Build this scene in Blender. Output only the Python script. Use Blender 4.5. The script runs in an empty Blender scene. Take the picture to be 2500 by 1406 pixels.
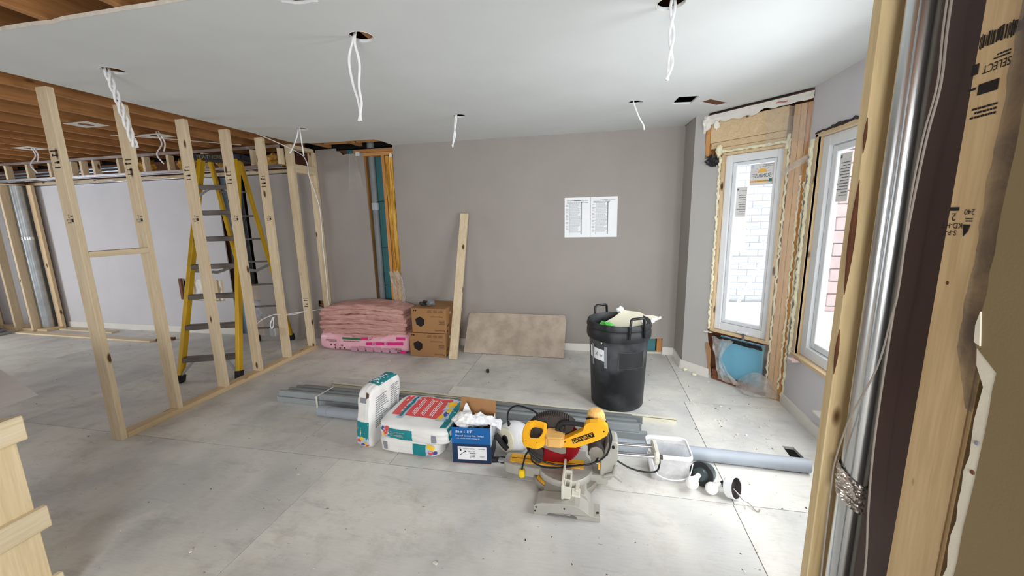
import bpy, bmesh, math, random
from mathutils import Vector, Matrix, noise
from mathutils.geometry import tessellate_polygon
random.seed(7)
PI = math.pi
SC = bpy.context.scene
COL = SC.collection

# ------------------------------------------------------------ camera, world, lights, exposure
cam = bpy.data.cameras.new('camera'); cam.sensor_width = 36; cam.lens = 36 * 950.5 / 2500
cam.clip_start = 0.02; cam.clip_end = 200
co = bpy.data.objects.new('camera', cam); COL.objects.link(co)
fw, rt, up = (-0.20151688, 0.96342367, -0.17665157), (0.97937025, 0.20095031, -0.02128114), (-0.01499544, 0.1772958, 0.98404336)
co.matrix_world = Matrix(((rt[0], up[0], -fw[0], 0), (rt[1], up[1], -fw[1], 0), (rt[2], up[2], -fw[2], 1.49), (0, 0, 0, 1)))
SC.camera = co
vs = SC.view_settings
SC.display_settings.display_device = 'sRGB'
vs.view_transform = 'Standard'; vs.look = 'None'; vs.gamma = 1.0; vs.use_curve_mapping = False
vs.exposure = 0.15
w = bpy.data.worlds.new('sky'); SC.world = w; w.use_nodes = True
w.node_tree.nodes['Background'].inputs[0].default_value = (0.93, 0.97, 1.0, 1)
w.node_tree.nodes['Background'].inputs[1].default_value = 2.2

def area(name, loc, target, sx, sy, power, col=(0.96, 0.98, 1.0), spread=180):
    l = bpy.data.lights.new(name, 'AREA'); l.shape = 'RECTANGLE'; l.size = sx; l.size_y = sy
    l.energy = power; l.color = col; l.spread = math.radians(spread)
    o = bpy.data.objects.new(name, l); COL.objects.link(o); o.location = loc
    o.rotation_euler = (Vector(target) - Vector(loc)).to_track_quat('-Z', 'Y').to_euler()
    return o
# daylight through the bay and left windows; two rear lamps added as extra light
area('daylight_bay_middle', (1.62, 2.28, 1.22), (0.0, 2.0, 0.75), 0.62, 1.4, 22, spread=168)
area('daylight_bay_near', (1.36, 1.40, 1.22), (0.2, 2.6, 0.6), 0.55, 1.4, 24, spread=165)
area('added_light_rear_right', (0.08, -2.55, 1.45), (-0.2, 1.0, 0.0), 1.3, 1.4, 112)
area('added_light_rear_left', (-5.4, -2.55, 1.35), (-5.6, 3, 1.2), 1.9, 1.5, 14, (0.9, 0.95, 1.0))
area('daylight_left', (-9.5, 1.55, 1.2), (-6.2, 2.6, 1.1), 1.9, 1.9, 96, (0.9, 0.95, 1.0))

# ------------------------------------------------------------ materials
def srgb(r, g, b):
    f = lambda c: (c / 255) / 12.92 if c / 255 <= 0.04045 else ((c / 255 + 0.055) / 1.055) ** 2.4
    return (f(r), f(g), f(b), 1)
class N:
    def __init__(s, name):
        s.m = bpy.data.materials.new(name); s.m.use_nodes = True; s.t = s.m.node_tree
        s.p = s.t.nodes['Principled BSDF']; s.out = s.t.nodes['Material Output']
    def n(s, t, **kw):
        x = s.t.nodes.new(t)
        for k, v in kw.items(): setattr(x, k, v)
        return x
    def l(s, a, b): s.t.links.new(a, b)
    def coord(s, scale=(1, 1, 1), rnd=True):
        tc = s.n('ShaderNodeTexCoord'); mp = s.n('ShaderNodeMapping'); mp.inputs['Scale'].default_value = scale
        if rnd:
            oi = s.n('ShaderNodeObjectInfo'); mu = s.n('ShaderNodeMath', operation='MULTIPLY'); mu.inputs[1].default_value = 37.0
            s.l(oi.outputs['Random'], mu.inputs[0]); s.l(mu.outputs[0], mp.inputs['Location'])
        s.l(tc.outputs['Object'], mp.inputs['Vector']); return mp.outputs[0]
    def noise(s, vec, scale, detail=4, rough=0.55, dist=0.0):
        x = s.n('ShaderNodeTexNoise'); x.inputs['Scale'].default_value = scale; x.inputs['Detail'].default_value = detail
        x.inputs['Roughness'].default_value = rough; x.inputs['Distortion'].default_value = dist
        s.l(vec, x.inputs['Vector']); return x.outputs['Fac']
    def ramp(s, fac, stops):
        x = s.n('ShaderNodeValToRGB'); e = x.color_ramp.elements
        while len(e) < len(stops): e.new(0.5)
        for i, (p, c) in enumerate(stops): e[i].position = p; e[i].color = c
        s.l(fac, x.inputs[0]); return x.outputs[0]
    def mix(s, fac, a, b, bt='MIX'):
        x = s.n('ShaderNodeMix', data_type='RGBA', blend_type=bt)
        for sk, v in ((0, fac), (6, a), (7, b)):
            if hasattr(v, 'is_linked'): s.l(v, x.inputs[sk])
            else: x.inputs[sk].default_value = v
        return x.outputs[2]
    def bump(s, fac, strength, dist=0.01):
        b = s.n('ShaderNodeBump'); b.inputs['Strength'].default_value = strength; b.inputs['Distance'].default_value = dist
        s.l(fac, b.inputs['Height']); s.l(b.outputs[0], s.p.inputs['Normal'])
def mat(name, c, rough=0.6, metal=0.0, var=0.12, scale=6, mp=(1, 1, 1), bump=0.0, bscale=40, bdist=0.004, c2=None, spec=0.4, rnd=True, lo=0.35, hi=0.65, tone=0.0):
    k = N(name); v = k.coord(mp, rnd)
    f = k.noise(v, scale, 5)
    c = srgb(*c) if max(c) > 1 else (*c[:3], 1)
    if c2 is None: a = tuple(x * (1 - var) for x in c[:3]) + (1,); b = tuple(min(1, x * (1 + var)) for x in c[:3]) + (1,)
    else: a, b = c, srgb(*c2)
    cc_ = k.ramp(f, [(lo, a), (hi, b)])
    if tone:
        oi = k.n('ShaderNodeObjectInfo'); q_ = 1 - tone
        cc_ = k.mix(1.0, cc_, k.ramp(oi.outputs['Random'], [(0, (q_, q_, q_, 1)), (1, (1.2, 1.2, 1.2, 1))]), 'MULTIPLY')
    k.l(cc_, k.p.inputs['Base Color'])
    k.p.inputs['Roughness'].default_value = rough; k.p.inputs['Metallic'].default_value = metal
    k.p.inputs['Specular IOR Level'].default_value = spec
    if bump: k.bump(k.noise(v, bscale, 4), bump, bdist)
    return k.m
def wood(name, c1, c2, axis, knot=(92, 62, 34), kscale=7.0, kr=0.13, rough=0.62, dark=0.0):
    sc = [1, 1, 1]; sc['xyz'.index(axis)] = 0.07
    k = N(name); v = k.coord(tuple(sc)); k1 = [1, 1, 1]; k1['xyz'.index(axis)] = 0.38
    f = k.noise(v, 26, 5, 0.6, 0.8)
    col = k.ramp(f, [(0.3, srgb(*c1)), (0.68, srgb(*c2))])
    f2 = k.noise(v, 110, 2, 0.5)
    col = k.mix(0.12, col, k.ramp(f2, [(0.35, srgb(*[x * 0.62 for x in c1])), (0.6, srgb(*c2))]))
    vk = k.coord(tuple(k1))
    vo = k.n('ShaderNodeTexVoronoi'); vo.inputs['Scale'].default_value = kscale; k.l(vk, vo.inputs['Vector'])
    kn = k.ramp(vo.outputs['Distance'], [(kr * 0.55, (1, 1, 1, 1)), (kr, (0, 0, 0, 1))])
    col = k.mix(kn, col, srgb(*knot))
    g = k.n('ShaderNodeObjectInfo'); r = k.ramp(g.outputs['Random'], [(0, (0.86, 0.85, 0.84, 1)), (1, (1, 1, 1, 1))])
    col = k.mix(1.0, col, r, 'MULTIPLY')
    k.l(col, k.p.inputs['Base Color']); k.p.inputs['Roughness'].default_value = rough
    k.p.inputs['Specular IOR Level'].default_value = 0.25
    k.bump(f, 0.15, 0.004)
    return k.m
def flat(name, c, rough=0.6, spec=0.3): return mat(name, c, rough, var=0.03, scale=20, spec=spec)
M = {}
for a in 'xyz':
    M['spf_' + a] = wood('spruce lumber ' + a, (216, 194, 158), (234, 216, 184), a, kscale=9, kr=0.15)
    M['pine_' + a] = wood('pine lumber ' + a, (216, 186, 142), (232, 208, 170), a, kr=0.12)
    M['old_' + a] = wood('old joist wood ' + a, (160, 108, 64), (196, 144, 92), a, knot=(74, 40, 20), kr=0.12)
    M['orange_' + a] = wood('orange stud wood ' + a, (192, 132, 74), (220, 164, 104), a, knot=(90, 48, 20))
M['peach_z'] = wood('peach framing wood', (222, 176, 128), (238, 202, 160), 'z', knot=(140, 84, 44), kr=0.09)
M['crate_z'] = wood('pale daylit crate board', (228, 204, 158), (244, 226, 188), 'z', knot=(150, 96, 58), kscale=8, kr=0.13)  # lightened wood, the daylight on the crate is put into the colour
M['crate_y'] = wood('pale daylit crate cleat', (232, 212, 172), (246, 232, 202), 'y', knot=(150, 96, 58), kscale=8, kr=0.13)  # cleats brightened in colour the same way as the boards
M['jamb_z'] = wood('jamb pine', (194, 164, 120), (212, 184, 140), 'z', kr=0.06)
M['plank_y'] = wood('weathered pine', (198, 172, 126), (220, 198, 154), 'z', kscale=5, kr=0.10)
M['wall'] = mat('taupe wall paint', (155, 148, 142), 0.7, var=0.03, scale=2.2, bump=0.05, bscale=160, rnd=False)
M['wall_grey'] = mat('cool grey wall paint', (203, 201, 204), 0.7, var=0.03, scale=2.2, bump=0.05, bscale=160, rnd=False)
M['wall_bay_shaded'] = mat('shaded bay wall paint', (180, 178, 174), 0.7, var=0.03, scale=2.2, bump=0.05, bscale=160, rnd=False)  # darker copy for the angled bay wall, its shade put into the colour
M['beige'] = mat('khaki wall paint', (132, 115, 80), 0.6, var=0.03, scale=3, bump=0.08, bscale=140)
M['gypsum'] = mat('raw gypsum board', (226, 220, 200), 0.85, var=0.06, scale=14, bump=0.25, bscale=60)
M['gyp_edge'] = mat('gypsum core', (205, 198, 186), 0.9, var=0.1, scale=30, bump=0.3, bscale=80)
M['ceil'] = mat('ceiling paint', (218, 222, 222), 0.75, var=0.03, scale=1.6, bump=0.05, bscale=120, rnd=False)
M['white'] = mat('white paint', (225, 222, 214), 0.55, var=0.03)
M['vinyl'] = mat('white window vinyl', (226, 229, 232), 0.35, var=0.02)
M['galv'] = mat('galvanized steel', (176, 182, 186), 0.38, 0.85, var=0.12, scale=9, mp=(0.25, 1, 1), bump=0.05)
M['galv_d'] = mat('dusty galvanized steel', (150, 156, 158), 0.45, 0.25, var=0.10, scale=9, mp=(0.12, 1, 1), tone=0.35)
M['galv_b'] = mat('shiny track steel', (215, 220, 228), 0.22, 0.95, var=0.08, scale=9)
M['duct'] = mat('duct metal', (205, 208, 208), 0.26, 0.95, var=0.10, scale=5, mp=(6, 6, 0.4), bump=0.08, bscale=30)
M['foil'] = mat('foil tape', (205, 198, 190), 0.3, 0.85, var=0.2, scale=20)
M['black'] = mat('black plastic', (30, 31, 33), 0.5, var=0.2)
M['bin'] = mat('dusty black plastic', (26, 28, 31), 0.5, scale=3.2, c2=(92, 94, 97), lo=0.5, hi=0.82)
M['abs'] = mat('black drain pipe', (20, 22, 24), 0.32, var=0.2)
M['rubber'] = mat('black rubber', (28, 28, 30), 0.7)
M['brown'] = mat('dark brown primer', (66, 45, 38), 0.6, var=0.10, scale=5)
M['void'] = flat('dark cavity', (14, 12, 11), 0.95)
M['deck'] = mat('dark sub floor boards above', (104, 64, 40), 0.9, var=0.25, scale=5)
M['pvc'] = mat('grey plastic pipe', (160, 168, 178), 0.45, var=0.05, scale=4)
M['pvc_d'] = mat('grey vent pipe', (118, 122, 126), 0.5, var=0.08)
M['teal'] = mat('teal sheathing', (72, 128, 134), 0.7, var=0.06, scale=3)
M['blue'] = mat('blue foam board', (118, 184, 212), 0.55, var=0.05, scale=4)
M['yellow_wool'] = mat('yellow mineral wool', (168, 116, 40), 0.95, var=0.3, scale=8, c2=(224, 176, 84), mp=(3, 3, 0.5), bump=0.8, bscale=12, bdist=0.03)
M['pink_wool'] = mat('pink glass wool', (196, 142, 134), 0.98, var=0.2, scale=5, c2=(222, 178, 168), mp=(0.8, 1, 7), bump=0.9, bscale=14, bdist=0.02)
M['pink_bag'] = mat('pink plastic wrap', (232, 170, 186), 0.35, var=0.06, scale=5, c2=(240, 192, 203))
M['magenta'] = flat('magenta print', (216, 40, 128), 0.4)
M['green_p'] = flat('green print', (44, 110, 68), 0.4)
M['mauve'] = flat('mauve print', (190, 140, 160), 0.5)
M['carton'] = mat('brown carton', (160, 118, 76), 0.75, var=0.05, scale=4)
M['ink'] = flat('black ink', (34, 28, 26), 0.8)
M['ink_b'] = flat('brown ink', (92, 62, 40), 0.8)
M['ink_g'] = flat('grey ink', (140, 144, 150), 0.8)
M['ink_w'] = flat('white ink', (240, 243, 246), 0.6)
M['paper'] = mat('white paper', (238, 240, 243), 0.7, var=0.02)
M['cement'] = mat('stained board', (168, 152, 136), 0.85, var=0.16, scale=7, c2=(192, 178, 162), bump=0.2)
M['lad_y'] = mat('yellow fibreglass', (206, 164, 10), 0.4, var=0.10, scale=7, mp=(1, 1, 0.3))
M['lad_s'] = mat('dull aluminium step', (112, 105, 100), 0.5, 0.25, var=0.12)
M['cap'] = mat('dark ladder cap', (38, 42, 56), 0.55, var=0.12)
M['gold'] = flat('dull gold print', (150, 130, 70), 0.6)
M['bag'] = mat('white paper sack', (234, 234, 232), 0.45, var=0.04, scale=9, bump=0.25, bscale=16, bdist=0.006)
M['sack_teal'] = mat('teal print', (22, 134, 142), 0.45, var=0.12, scale=5)
M['sack_red'] = mat('red print', (222, 84, 84), 0.45, var=0.04)
M['sack_lt'] = flat('pale blue print', (186, 204, 224), 0.5)
M['sack_yel'] = flat('yellow print', (242, 200, 50), 0.5)
M['sack_blue'] = flat('indigo print', (74, 84, 150), 0.5)
M['box_blue'] = mat('blue carton', (14, 98, 168), 0.4, var=0.08, scale=4)
M['box_navy'] = mat('navy carton', (18, 48, 84), 0.4, var=0.10, scale=4)
M['box_red'] = flat('dark red carton', (92, 24, 30), 0.5)
M['saw_y'] = mat('saw yellow', (242, 176, 28), 0.42, var=0.06, scale=9)
M['saw_yd'] = mat('dusty saw yellow', (226, 178, 104), 0.6, var=0.10, scale=10)
M['saw_g'] = mat('cast aluminium grey', (172, 170, 162), 0.5, 0.25, var=0.07, scale=6)
M['saw_m'] = mat('dusty guard arm', (140, 134, 124), 0.6, 0.1, var=0.1)
M['saw_w'] = mat('pale fence casting', (214, 212, 200), 0.5, 0.15, var=0.05)
M['saw_k'] = mat('dusty black guard', (66, 60, 58), 0.6, var=0.20, scale=8)
M['saw_r'] = mat('red blade', (150, 14, 26), 0.35, 0.3, var=0.10)
M['chrome'] = mat('steel rail', (205, 208, 212), 0.2, 0.95, var=0.05)
M['cream'] = mat('cream plastic', (222, 218, 196), 0.5, var=0.05)
M['jug'] = mat('white plastic', (228, 230, 232), 0.4, var=0.03)
M['bulb'] = mat('frosted bulb', (240, 240, 238), 0.3, var=0.01)
M['can_g'] = mat('dark green grey metal', (74, 84, 86), 0.35, 0.5, var=0.15)
M['green'] = mat('green plastic bag', (92, 196, 84), 0.35, var=0.25, scale=20)
M['mud'] = mat('grey mortar residue', (170, 168, 172), 0.85, var=0.2, scale=16)
M['foam'] = mat('spray foam', (232, 226, 196), 0.85, var=0.05, scale=20, bump=0.4)
M['wire'] = flat('white cable', (236, 236, 238), 0.4)
M['wire_g'] = flat('grey cable', (150, 140, 130), 0.5)
M['cord'] = flat('black cord', (24, 26, 30), 0.45)
M['plug'] = flat('yellow plug', (240, 204, 30), 0.45)
M['snow'] = mat('snow', (238, 243, 250), 0.8, var=0.03, bump=0.3, bscale=6)
M['brick_w'] = mat('white painted brick', (222, 223, 226), 0.8, var=0.08, scale=5)
M['mortar_w'] = flat('pale mortar', (206, 208, 213), 0.9)
M['brick_p'] = mat('rosy block', (206, 182, 178), 0.85, var=0.08, scale=4)
M['kraft'] = mat('kraft paper', (166, 126, 86), 0.75, var=0.06)
M['rust'] = mat('rust brown wood', (120, 74, 50), 0.8, var=0.15)
M['wrap'] = mat('white house wrap', (228, 224, 216), 0.6, var=0.05, bump=0.2)
M['red'] = flat('red print', (196, 60, 70), 0.6)
M['stick_bg'] = flat('sticker film', (226, 224, 222), 0.4)
M['stick_or'] = flat('orange sun print', (244, 188, 92), 0.5)
M['stick_g'] = flat('grey lettering', (104, 106, 116), 0.6)
M['stick_t'] = flat('teal sticker print', (40, 120, 130), 0.5)
M['bark'] = mat('dark waney edge', (92, 52, 30), 0.85, var=0.2, scale=14)
M['bluemetal'] = mat('pale blue duct metal', (150, 176, 198), 0.3, 0.7, var=0.15)
def glass_mat():
    k = N('window glass'); k.t.nodes.remove(k.p)
    t = k.n('ShaderNodeBsdfTransparent'); g = k.n('ShaderNodeBsdfGlossy'); g.inputs['Roughness'].default_value = 0.02
    mx = k.n('ShaderNodeMixShader'); mx.inputs[0].default_value = 0.04
    k.l(t.outputs[0], mx.inputs[1]); k.l(g.outputs[0], mx.inputs[2]); k.l(mx.outputs[0], k.out.inputs[0])
    return k.m
def film_mat(name, col, op, rough=0.25):
    k = N(name); k.p.inputs['Base Color'].default_value = srgb(*col); k.p.inputs['Roughness'].default_value = rough
    t = k.n('ShaderNodeBsdfTransparent'); mx = k.n('ShaderNodeMixShader'); v = k.coord()
    r = k.ramp(k.noise(v, 9, 5, 0.6, 0.6), [(0.3, (op * 0.5,) * 3 + (1,)), (0.75, (min(1, op * 1.6),) * 3 + (1,))])
    tr = k.n('ShaderNodeBsdfTranslucent'); tr.inputs[0].default_value = srgb(*col)
    m2 = k.n('ShaderNodeMixShader'); m2.inputs[0].default_value = 0.35; k.l(k.p.outputs[0], m2.inputs[1]); k.l(tr.outputs[0], m2.inputs[2])
    k.l(r, mx.inputs[0]); k.l(t.outputs[0], mx.inputs[1]); k.l(m2.outputs[0], mx.inputs[2]); k.l(mx.outputs[0], k.out.inputs[0])
    return k.m
M['glass'] = glass_mat()
M['poly'] = film_mat('clear poly film', (226, 222, 218), 0.20)
M['poly2'] = film_mat('milky poly film', (226, 222, 216), 0.5)
M['poly3'] = film_mat('dirty brown poly film', (120, 106, 94), 0.62)
M['tub'] = film_mat('translucent tub plastic', (240, 240, 240), 0.62, 0.35)
M['sheet'] = film_mat('frosted plastic sheet', (248, 249, 252), 1.85, 0.22)
def floor_mat():
    k = N('dusty plywood sub floor'); v = k.coord(rnd=False)
    big = k.noise(v, 0.9, 4, 0.6, 0.5)
    col = k.ramp(big, [(0.36, srgb(196, 197, 196)), (0.5, srgb(222, 221, 215)), (0.64, srgb(235, 233, 225))])
    vs_ = k.coord((1.0, 3.2, 1), False)
    sm = k.noise(vs_, 2.3, 7, 0.7, 0.35)
    col = k.mix(k.ramp(sm, [(0.56, (0, 0, 0, 1)), (0.72, (0.42, 0.42, 0.42, 1))]), col, srgb(140, 139, 140))
    bl = k.noise(v, 4.5, 7, 0.75, 0.2)
    col = k.mix(k.ramp(bl, [(0.5, (0, 0, 0, 1)), (0.7, (0.45, 0.45, 0.45, 1))]), col, srgb(176, 168, 152))
    gr = k.noise(k.coord((1, 9, 1), False), 16, 4)
    col = k.mix(0.07, col, k.ramp(gr, [(0.35, srgb(120, 116, 110)), (0.65, srgb(230, 226, 216))]))
    sp = k.noise(k.coord((1, 2.2, 1), False), 21, 3, 0.7)
    col = k.mix(k.ramp(sp, [(0.69, (0, 0, 0, 1)), (0.735, (0.75, 0.75, 0.75, 1))]), col, srgb(94, 86, 78))
    wh = k.noise(v, 3.1, 6, 0.7, 0.8)
    col = k.mix(k.ramp(wh, [(0.60, (0, 0, 0, 1)), (0.70, (0.6, 0.6, 0.6, 1))]), col, srgb(222, 219, 210))
    oi = k.n('ShaderNodeObjectInfo')
    col = k.mix(1.0, col, k.ramp(oi.outputs['Random'], [(0, (0.95, 0.95, 0.955, 1)), (1, (1, 1, 1, 1))]), 'MULTIPLY')
    k.l(col, k.p.inputs['Base Color']); k.p.inputs['Roughness'].default_value = 0.5; k.p.inputs['Specular IOR Level'].default_value = 0.4
    k.bump(gr, 0.08, 0.004); return k.m
M['floor'] = floor_mat()

# ------------------------------------------------------------ geometry helpers (all coordinates in metres, world space)
class G:
    def __init__(s): s.v = []; s.f = []
    def add(s, vs_, fs):
        o = len(s.v); s.v += [Vector(p) for p in vs_]; s.f += [tuple(i + o for i in f) for f in fs]; return s
    def box(s, x0, x1, y0, y1, z0, z1, m=None):
        p = [Vector((x, y, z)) for z in (z0, z1) for y in (y0, y1) for x in (x0, x1)]
        if m: p = [m @ q for q in p]
        return s.add(p, [(0, 2, 3, 1), (4, 5, 7, 6), (0, 1, 5, 4), (2, 6, 7, 3), (0, 4, 6, 2), (1, 3, 7, 5)])
    def tube(s, pts, r, seg=8, caps=True):
        pts = [Vector(p) for p in pts]; rr = r if isinstance(r, (list, tuple)) else [r] * len(pts)
        up_ = None; rings = []
        for i, p in enumerate(pts):
            t = (pts[min(i + 1, len(pts) - 1)] - pts[max(i - 1, 0)]).normalized()
            if up_ is None: up_ = t.orthogonal().normalized()
            up_ = (up_ - t * up_.dot(t)).normalized(); b = t.cross(up_)
            rings.append([p + (up_ * math.cos(2 * PI * k / seg) + b * math.sin(2 * PI * k / seg)) * rr[i] for k in range(seg)])
        o = len(s.v)
        for g in rings: s.v += g
        for i in range(len(rings) - 1):
            for k in range(seg):
                a, b2 = o + i * seg + k, o + i * seg + (k + 1) % seg
                s.f.append((a, b2, b2 + seg, a + seg))
        if caps:
            s.f.append(tuple(o + k for k in reversed(range(seg)))); e = o + (len(rings) - 1) * seg; s.f.append(tuple(e + k for k in range(seg)))
        return s
    def lathe(s, prof, m=None, seg=24, a0=0, a1=2 * PI):
        full = abs(a1 - a0 - 2 * PI) < 1e-6; n = seg if full else seg + 1; o = len(s.v)
        for r, z in prof:
            for k in range(n):
                a = a0 + (a1 - a0) * k / seg; p = Vector((r * math.cos(a), r * math.sin(a), z)); s.v.append(m @ p if m else p)
        for i in range(len(prof) - 1):
            for k in range(seg):
                a, b = o + i * n + k, o + i * n + (k + 1) % n
                s.f.append((a, b, b + n, a + n))
        return s
    def slab(s, outer, holes, t, m):
        """polygon (with holes) in the local xy plane, thickness t along local z"""
        loops = [[Vector((x, y, 0)) for x, y in l] for l in [outer] + list(holes)]
        flatv = [p for l in loops for p in l]; tri = tessellate_polygon(loops); n = len(flatv); o = len(s.v)
        s.v += [m @ p for p in flatv] + [m @ (p + Vector((0, 0, t))) for p in flatv]
        for a, b, c in tri: s.f += [(o + a, o + b, o + c), (o + n + c, o + n + b, o + n + a)]
        k = 0
        for l in loops:
            for i in range(len(l)):
                a, b = o + k + i, o + k + (i + 1) % len(l); s.f.append((a, b, b + n, a + n))
            k += len(l)
        return s
    def grid(s, nu, nv, fn, two=False):
        o = len(s.v)
        for j in range(nv + 1):
            for i in range(nu + 1): s.v.append(Vector(fn(i / nu, j / nv)))
        for j in range(nv):
            for i in range(nu):
                a = o + j * (nu + 1) + i; s.f.append((a, a + 1, a + nu + 2, a + nu + 1))
        return s
def frame(o, x, y):
    x = Vector(x).normalized(); y = Vector(y); y = (y - x * y.dot(x)).normalized(); z = x.cross(y)
    m = Matrix.Identity(4)
    for i in range(3): m[i][0], m[i][1], m[i][2], m[i][3] = x[i], y[i], z[i], o[i]
    return m
def wloc(o):
    v = Vector((0, 0, 0))
    while o: v += o.location; o = o.parent
    return v
def obj(name, g, m, parent=None, bevel=0.0, smooth=False, seg=1, origin=None, fix=True):
    xs = [p.x for p in g.v]; ys = [p.y for p in g.v]; zs = [p.z for p in g.v]
    c = Vector(origin) if origin else Vector(((min(xs) + max(xs)) / 2, (min(ys) + max(ys)) / 2, min(zs)))
    me = bpy.data.meshes.new(name); me.from_pydata([p - c for p in g.v], [], g.f)
    bm = bmesh.new(); bm.from_mesh(me)
    if fix: bmesh.ops.recalc_face_normals(bm, faces=bm.faces)
    if bevel: bmesh.ops.bevel(bm, geom=[e for e in bm.edges if len(e.link_faces) == 2 and e.calc_face_angle(0) > 0.5], offset=bevel, segments=seg, affect='EDGES', clamp_overlap=True)
    bm.to_mesh(me); bm.free()
    if smooth:
        me.shade_smooth(); me.set_sharp_from_angle(angle=math.radians(42))
    me.materials.append(M[m] if isinstance(m, str) else m)
    o = bpy.data.objects.new(name, me); COL.objects.link(o)
    if parent: o.parent = parent; o.location = c - wloc(parent)
    else: o.location = c
    return o
def tag(o, label, cat, group=None, kind=None):
    o['label'] = label; o['category'] = cat
    if group: o['group'] = group
    if kind: o['kind'] = kind
    return o
def thing(name, loc, label, cat, group=None):
    o = bpy.data.objects.new(name, None); COL.objects.link(o); o.location = loc; o.empty_display_size = 0.05
    return tag(o, label, cat, group)
def struct(name, g, m, **kw):
    o = obj(name, g, m, **kw)
    if o.parent is None: o['kind'] = 'structure'
    return o
def sroot(name, loc=(0, 0, 0)):
    o = bpy.data.objects.new(name, None); COL.objects.link(o); o.location = loc; o['kind'] = 'structure'; return o
def bx(x0, x1, y0, y1, z0, z1): return G().box(x0, x1, y0, y1, z0, z1)
def smoothpath(pts, n=6):
    P = [Vector(p) for p in pts]; out = []
    for i in range(len(P) - 1):
        a, b, c, d = P[max(i - 1, 0)], P[i], P[i + 1], P[min(i + 2, len(P) - 1)]
        for k in range(n):
            t = k / n
            out.append(0.5 * ((2 * b) + (c - a) * t + (2 * a - 5 * b + 4 * c - d) * t * t + (3 * b - a - 3 * c + d) * t ** 3))
    return out + [P[-1]]
TXT = {}
def text_mesh(s):
    if s not in TXT:
        cu = bpy.data.curves.new('lettering', 'FONT'); cu.body = s; cu.size = 1; cu.align_x = 'CENTER'; cu.align_y = 'CENTER'; cu.resolution_u = 3
        ob = bpy.data.objects.new('lettering', cu); me = bpy.data.meshes.new_from_object(ob)
        TXT[s] = ([v.co.copy() for v in me.vertices], [tuple(p.vertices) for p in me.polygons])
        bpy.data.objects.remove(ob); bpy.data.curves.remove(cu)
    return TXT[s]
def letters(g, s, c, x, y, width=None, height=None):
    """lettering centred on c, reading along x with letter tops along y; width / height of the whole line"""
    v, f = text_mesh(s); xs = [p.x for p in v]; ys = [p.y for p in v]
    w0, h0 = max(xs) - min(xs), max(ys) - min(ys); cx, cy = (max(xs) + min(xs)) / 2, (max(ys) + min(ys)) / 2
    sx = width / w0 if width else height / h0; sy = height / h0 if height else sx
    m = frame(c, x, y)
    return g.add([m @ Vector(((p.x - cx) * sx, (p.y - cy) * sy, 0)) for p in v], f)
def patch(g, c, x, y, w_, h_):
    m = frame(c, x, y)
    return g.add([m @ Vector(p) for p in ((-w_ / 2, -h_ / 2, 0), (w_ / 2, -h_ / 2, 0), (w_ / 2, h_ / 2, 0), (-w_ / 2, h_ / 2, 0))], [(0, 1, 2, 3)])
def textlines(g, c, x, y, w_, h_, n, seed=0, fill=0.55):
    """small print too fine to read: rows of short word bars"""
    rn = random.Random(seed); x = Vector(x).normalized(); y = Vector(y).normalized()
    for i in range(n):
        yy = h_ / 2 - (i + 0.5) * h_ / n; u = -w_ / 2; end = w_ / 2 * rn.uniform(0.2, 1)
        while u < end:
            l = w_ * rn.uniform(0.05, 0.16)
            patch(g, Vector(c) + x * (u + l / 2) + y * yy, x, y, l, h_ / n * fill); u += l + w_ * 0.025
    return g
def crumple(name, c, r, m, parent=None, amp=0.35, sc=2.2, squash=(1, 1, 1), seed=0, sub=3):
    bm = bmesh.new(); bmesh.ops.create_icosphere(bm, subdivisions=sub, radius=1.0)
    g = G(); idx = {}
    for v in bm.verts:
        d = v.co.normalized(); k = 1 + amp * (abs(noise.noise(d * sc + Vector((seed, 0, 0)))) * 2 - 0.6) + amp * 0.5 * noise.noise(d * sc * 2.7 + Vector((0, seed, 0)))
        idx[v.index] = len(g.v); g.v.append(Vector(c) + Vector((d.x * r * k * squash[0], d.y * r * k * squash[1], d.z * r * k * squash[2])))
    for f in bm.faces: g.f.append(tuple(idx[v.index] for v in f.verts))
    bm.free(); return obj(name, g, m, parent)
def stamps(stud, cx, y, z, seed, full=True):
    """mill stamps printed on the camera side of a stud (upside down, small)"""
    g = G(); rn = random.Random(seed); Y = y - 0.0012
    for zz, ww in ((0.10, 0.06), (0.072, 0.05), (0.03, 0.045), (0.0, 0.05)):
        textlines(g, (cx, Y, z + zz), (-1, 0, 0), (0, 0, -1), ww, 0.014, 1, rn.random())
    patch(g, (cx - 0.018, Y, z + 0.075), (1, 0, 0), (0, 0, 1), 0.012, 0.014)
    patch(g, (cx + 0.015, Y, z + 0.031), (1, 0, 0), (0, 0, 1), 0.024, 0.014)
    if full:
        letters(g, '2', (cx + 0.004, Y, z - 0.30), (-1, 0, 0), (0, 0, -1), height=0.02)
        letters(g, 'KD-HT', (cx + 0.004, Y, z - 0.322), (-1, 0, 0), (0, 0, -1), height=0.012)
        letters(g, 'S-P-F', (cx + 0.004, Y, z - 0.338), (-1, 0, 0), (0, 0, -1), height=0.012)
        letters(g, '240', (cx + 0.03, Y, z - 0.30), (-1, 0, 0), (0, 0, -1), height=0.013)
        patch(g, (cx + 0.03, Y, z - 0.325), (1, 0, 0), (0, 0, 1), 0.016, 0.022)
    return obj('mill_stamp', g, 'ink', stud, fix=False)

# ============================================================ ROOM SHELL
H = 2.335; YB = 4.27
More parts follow.
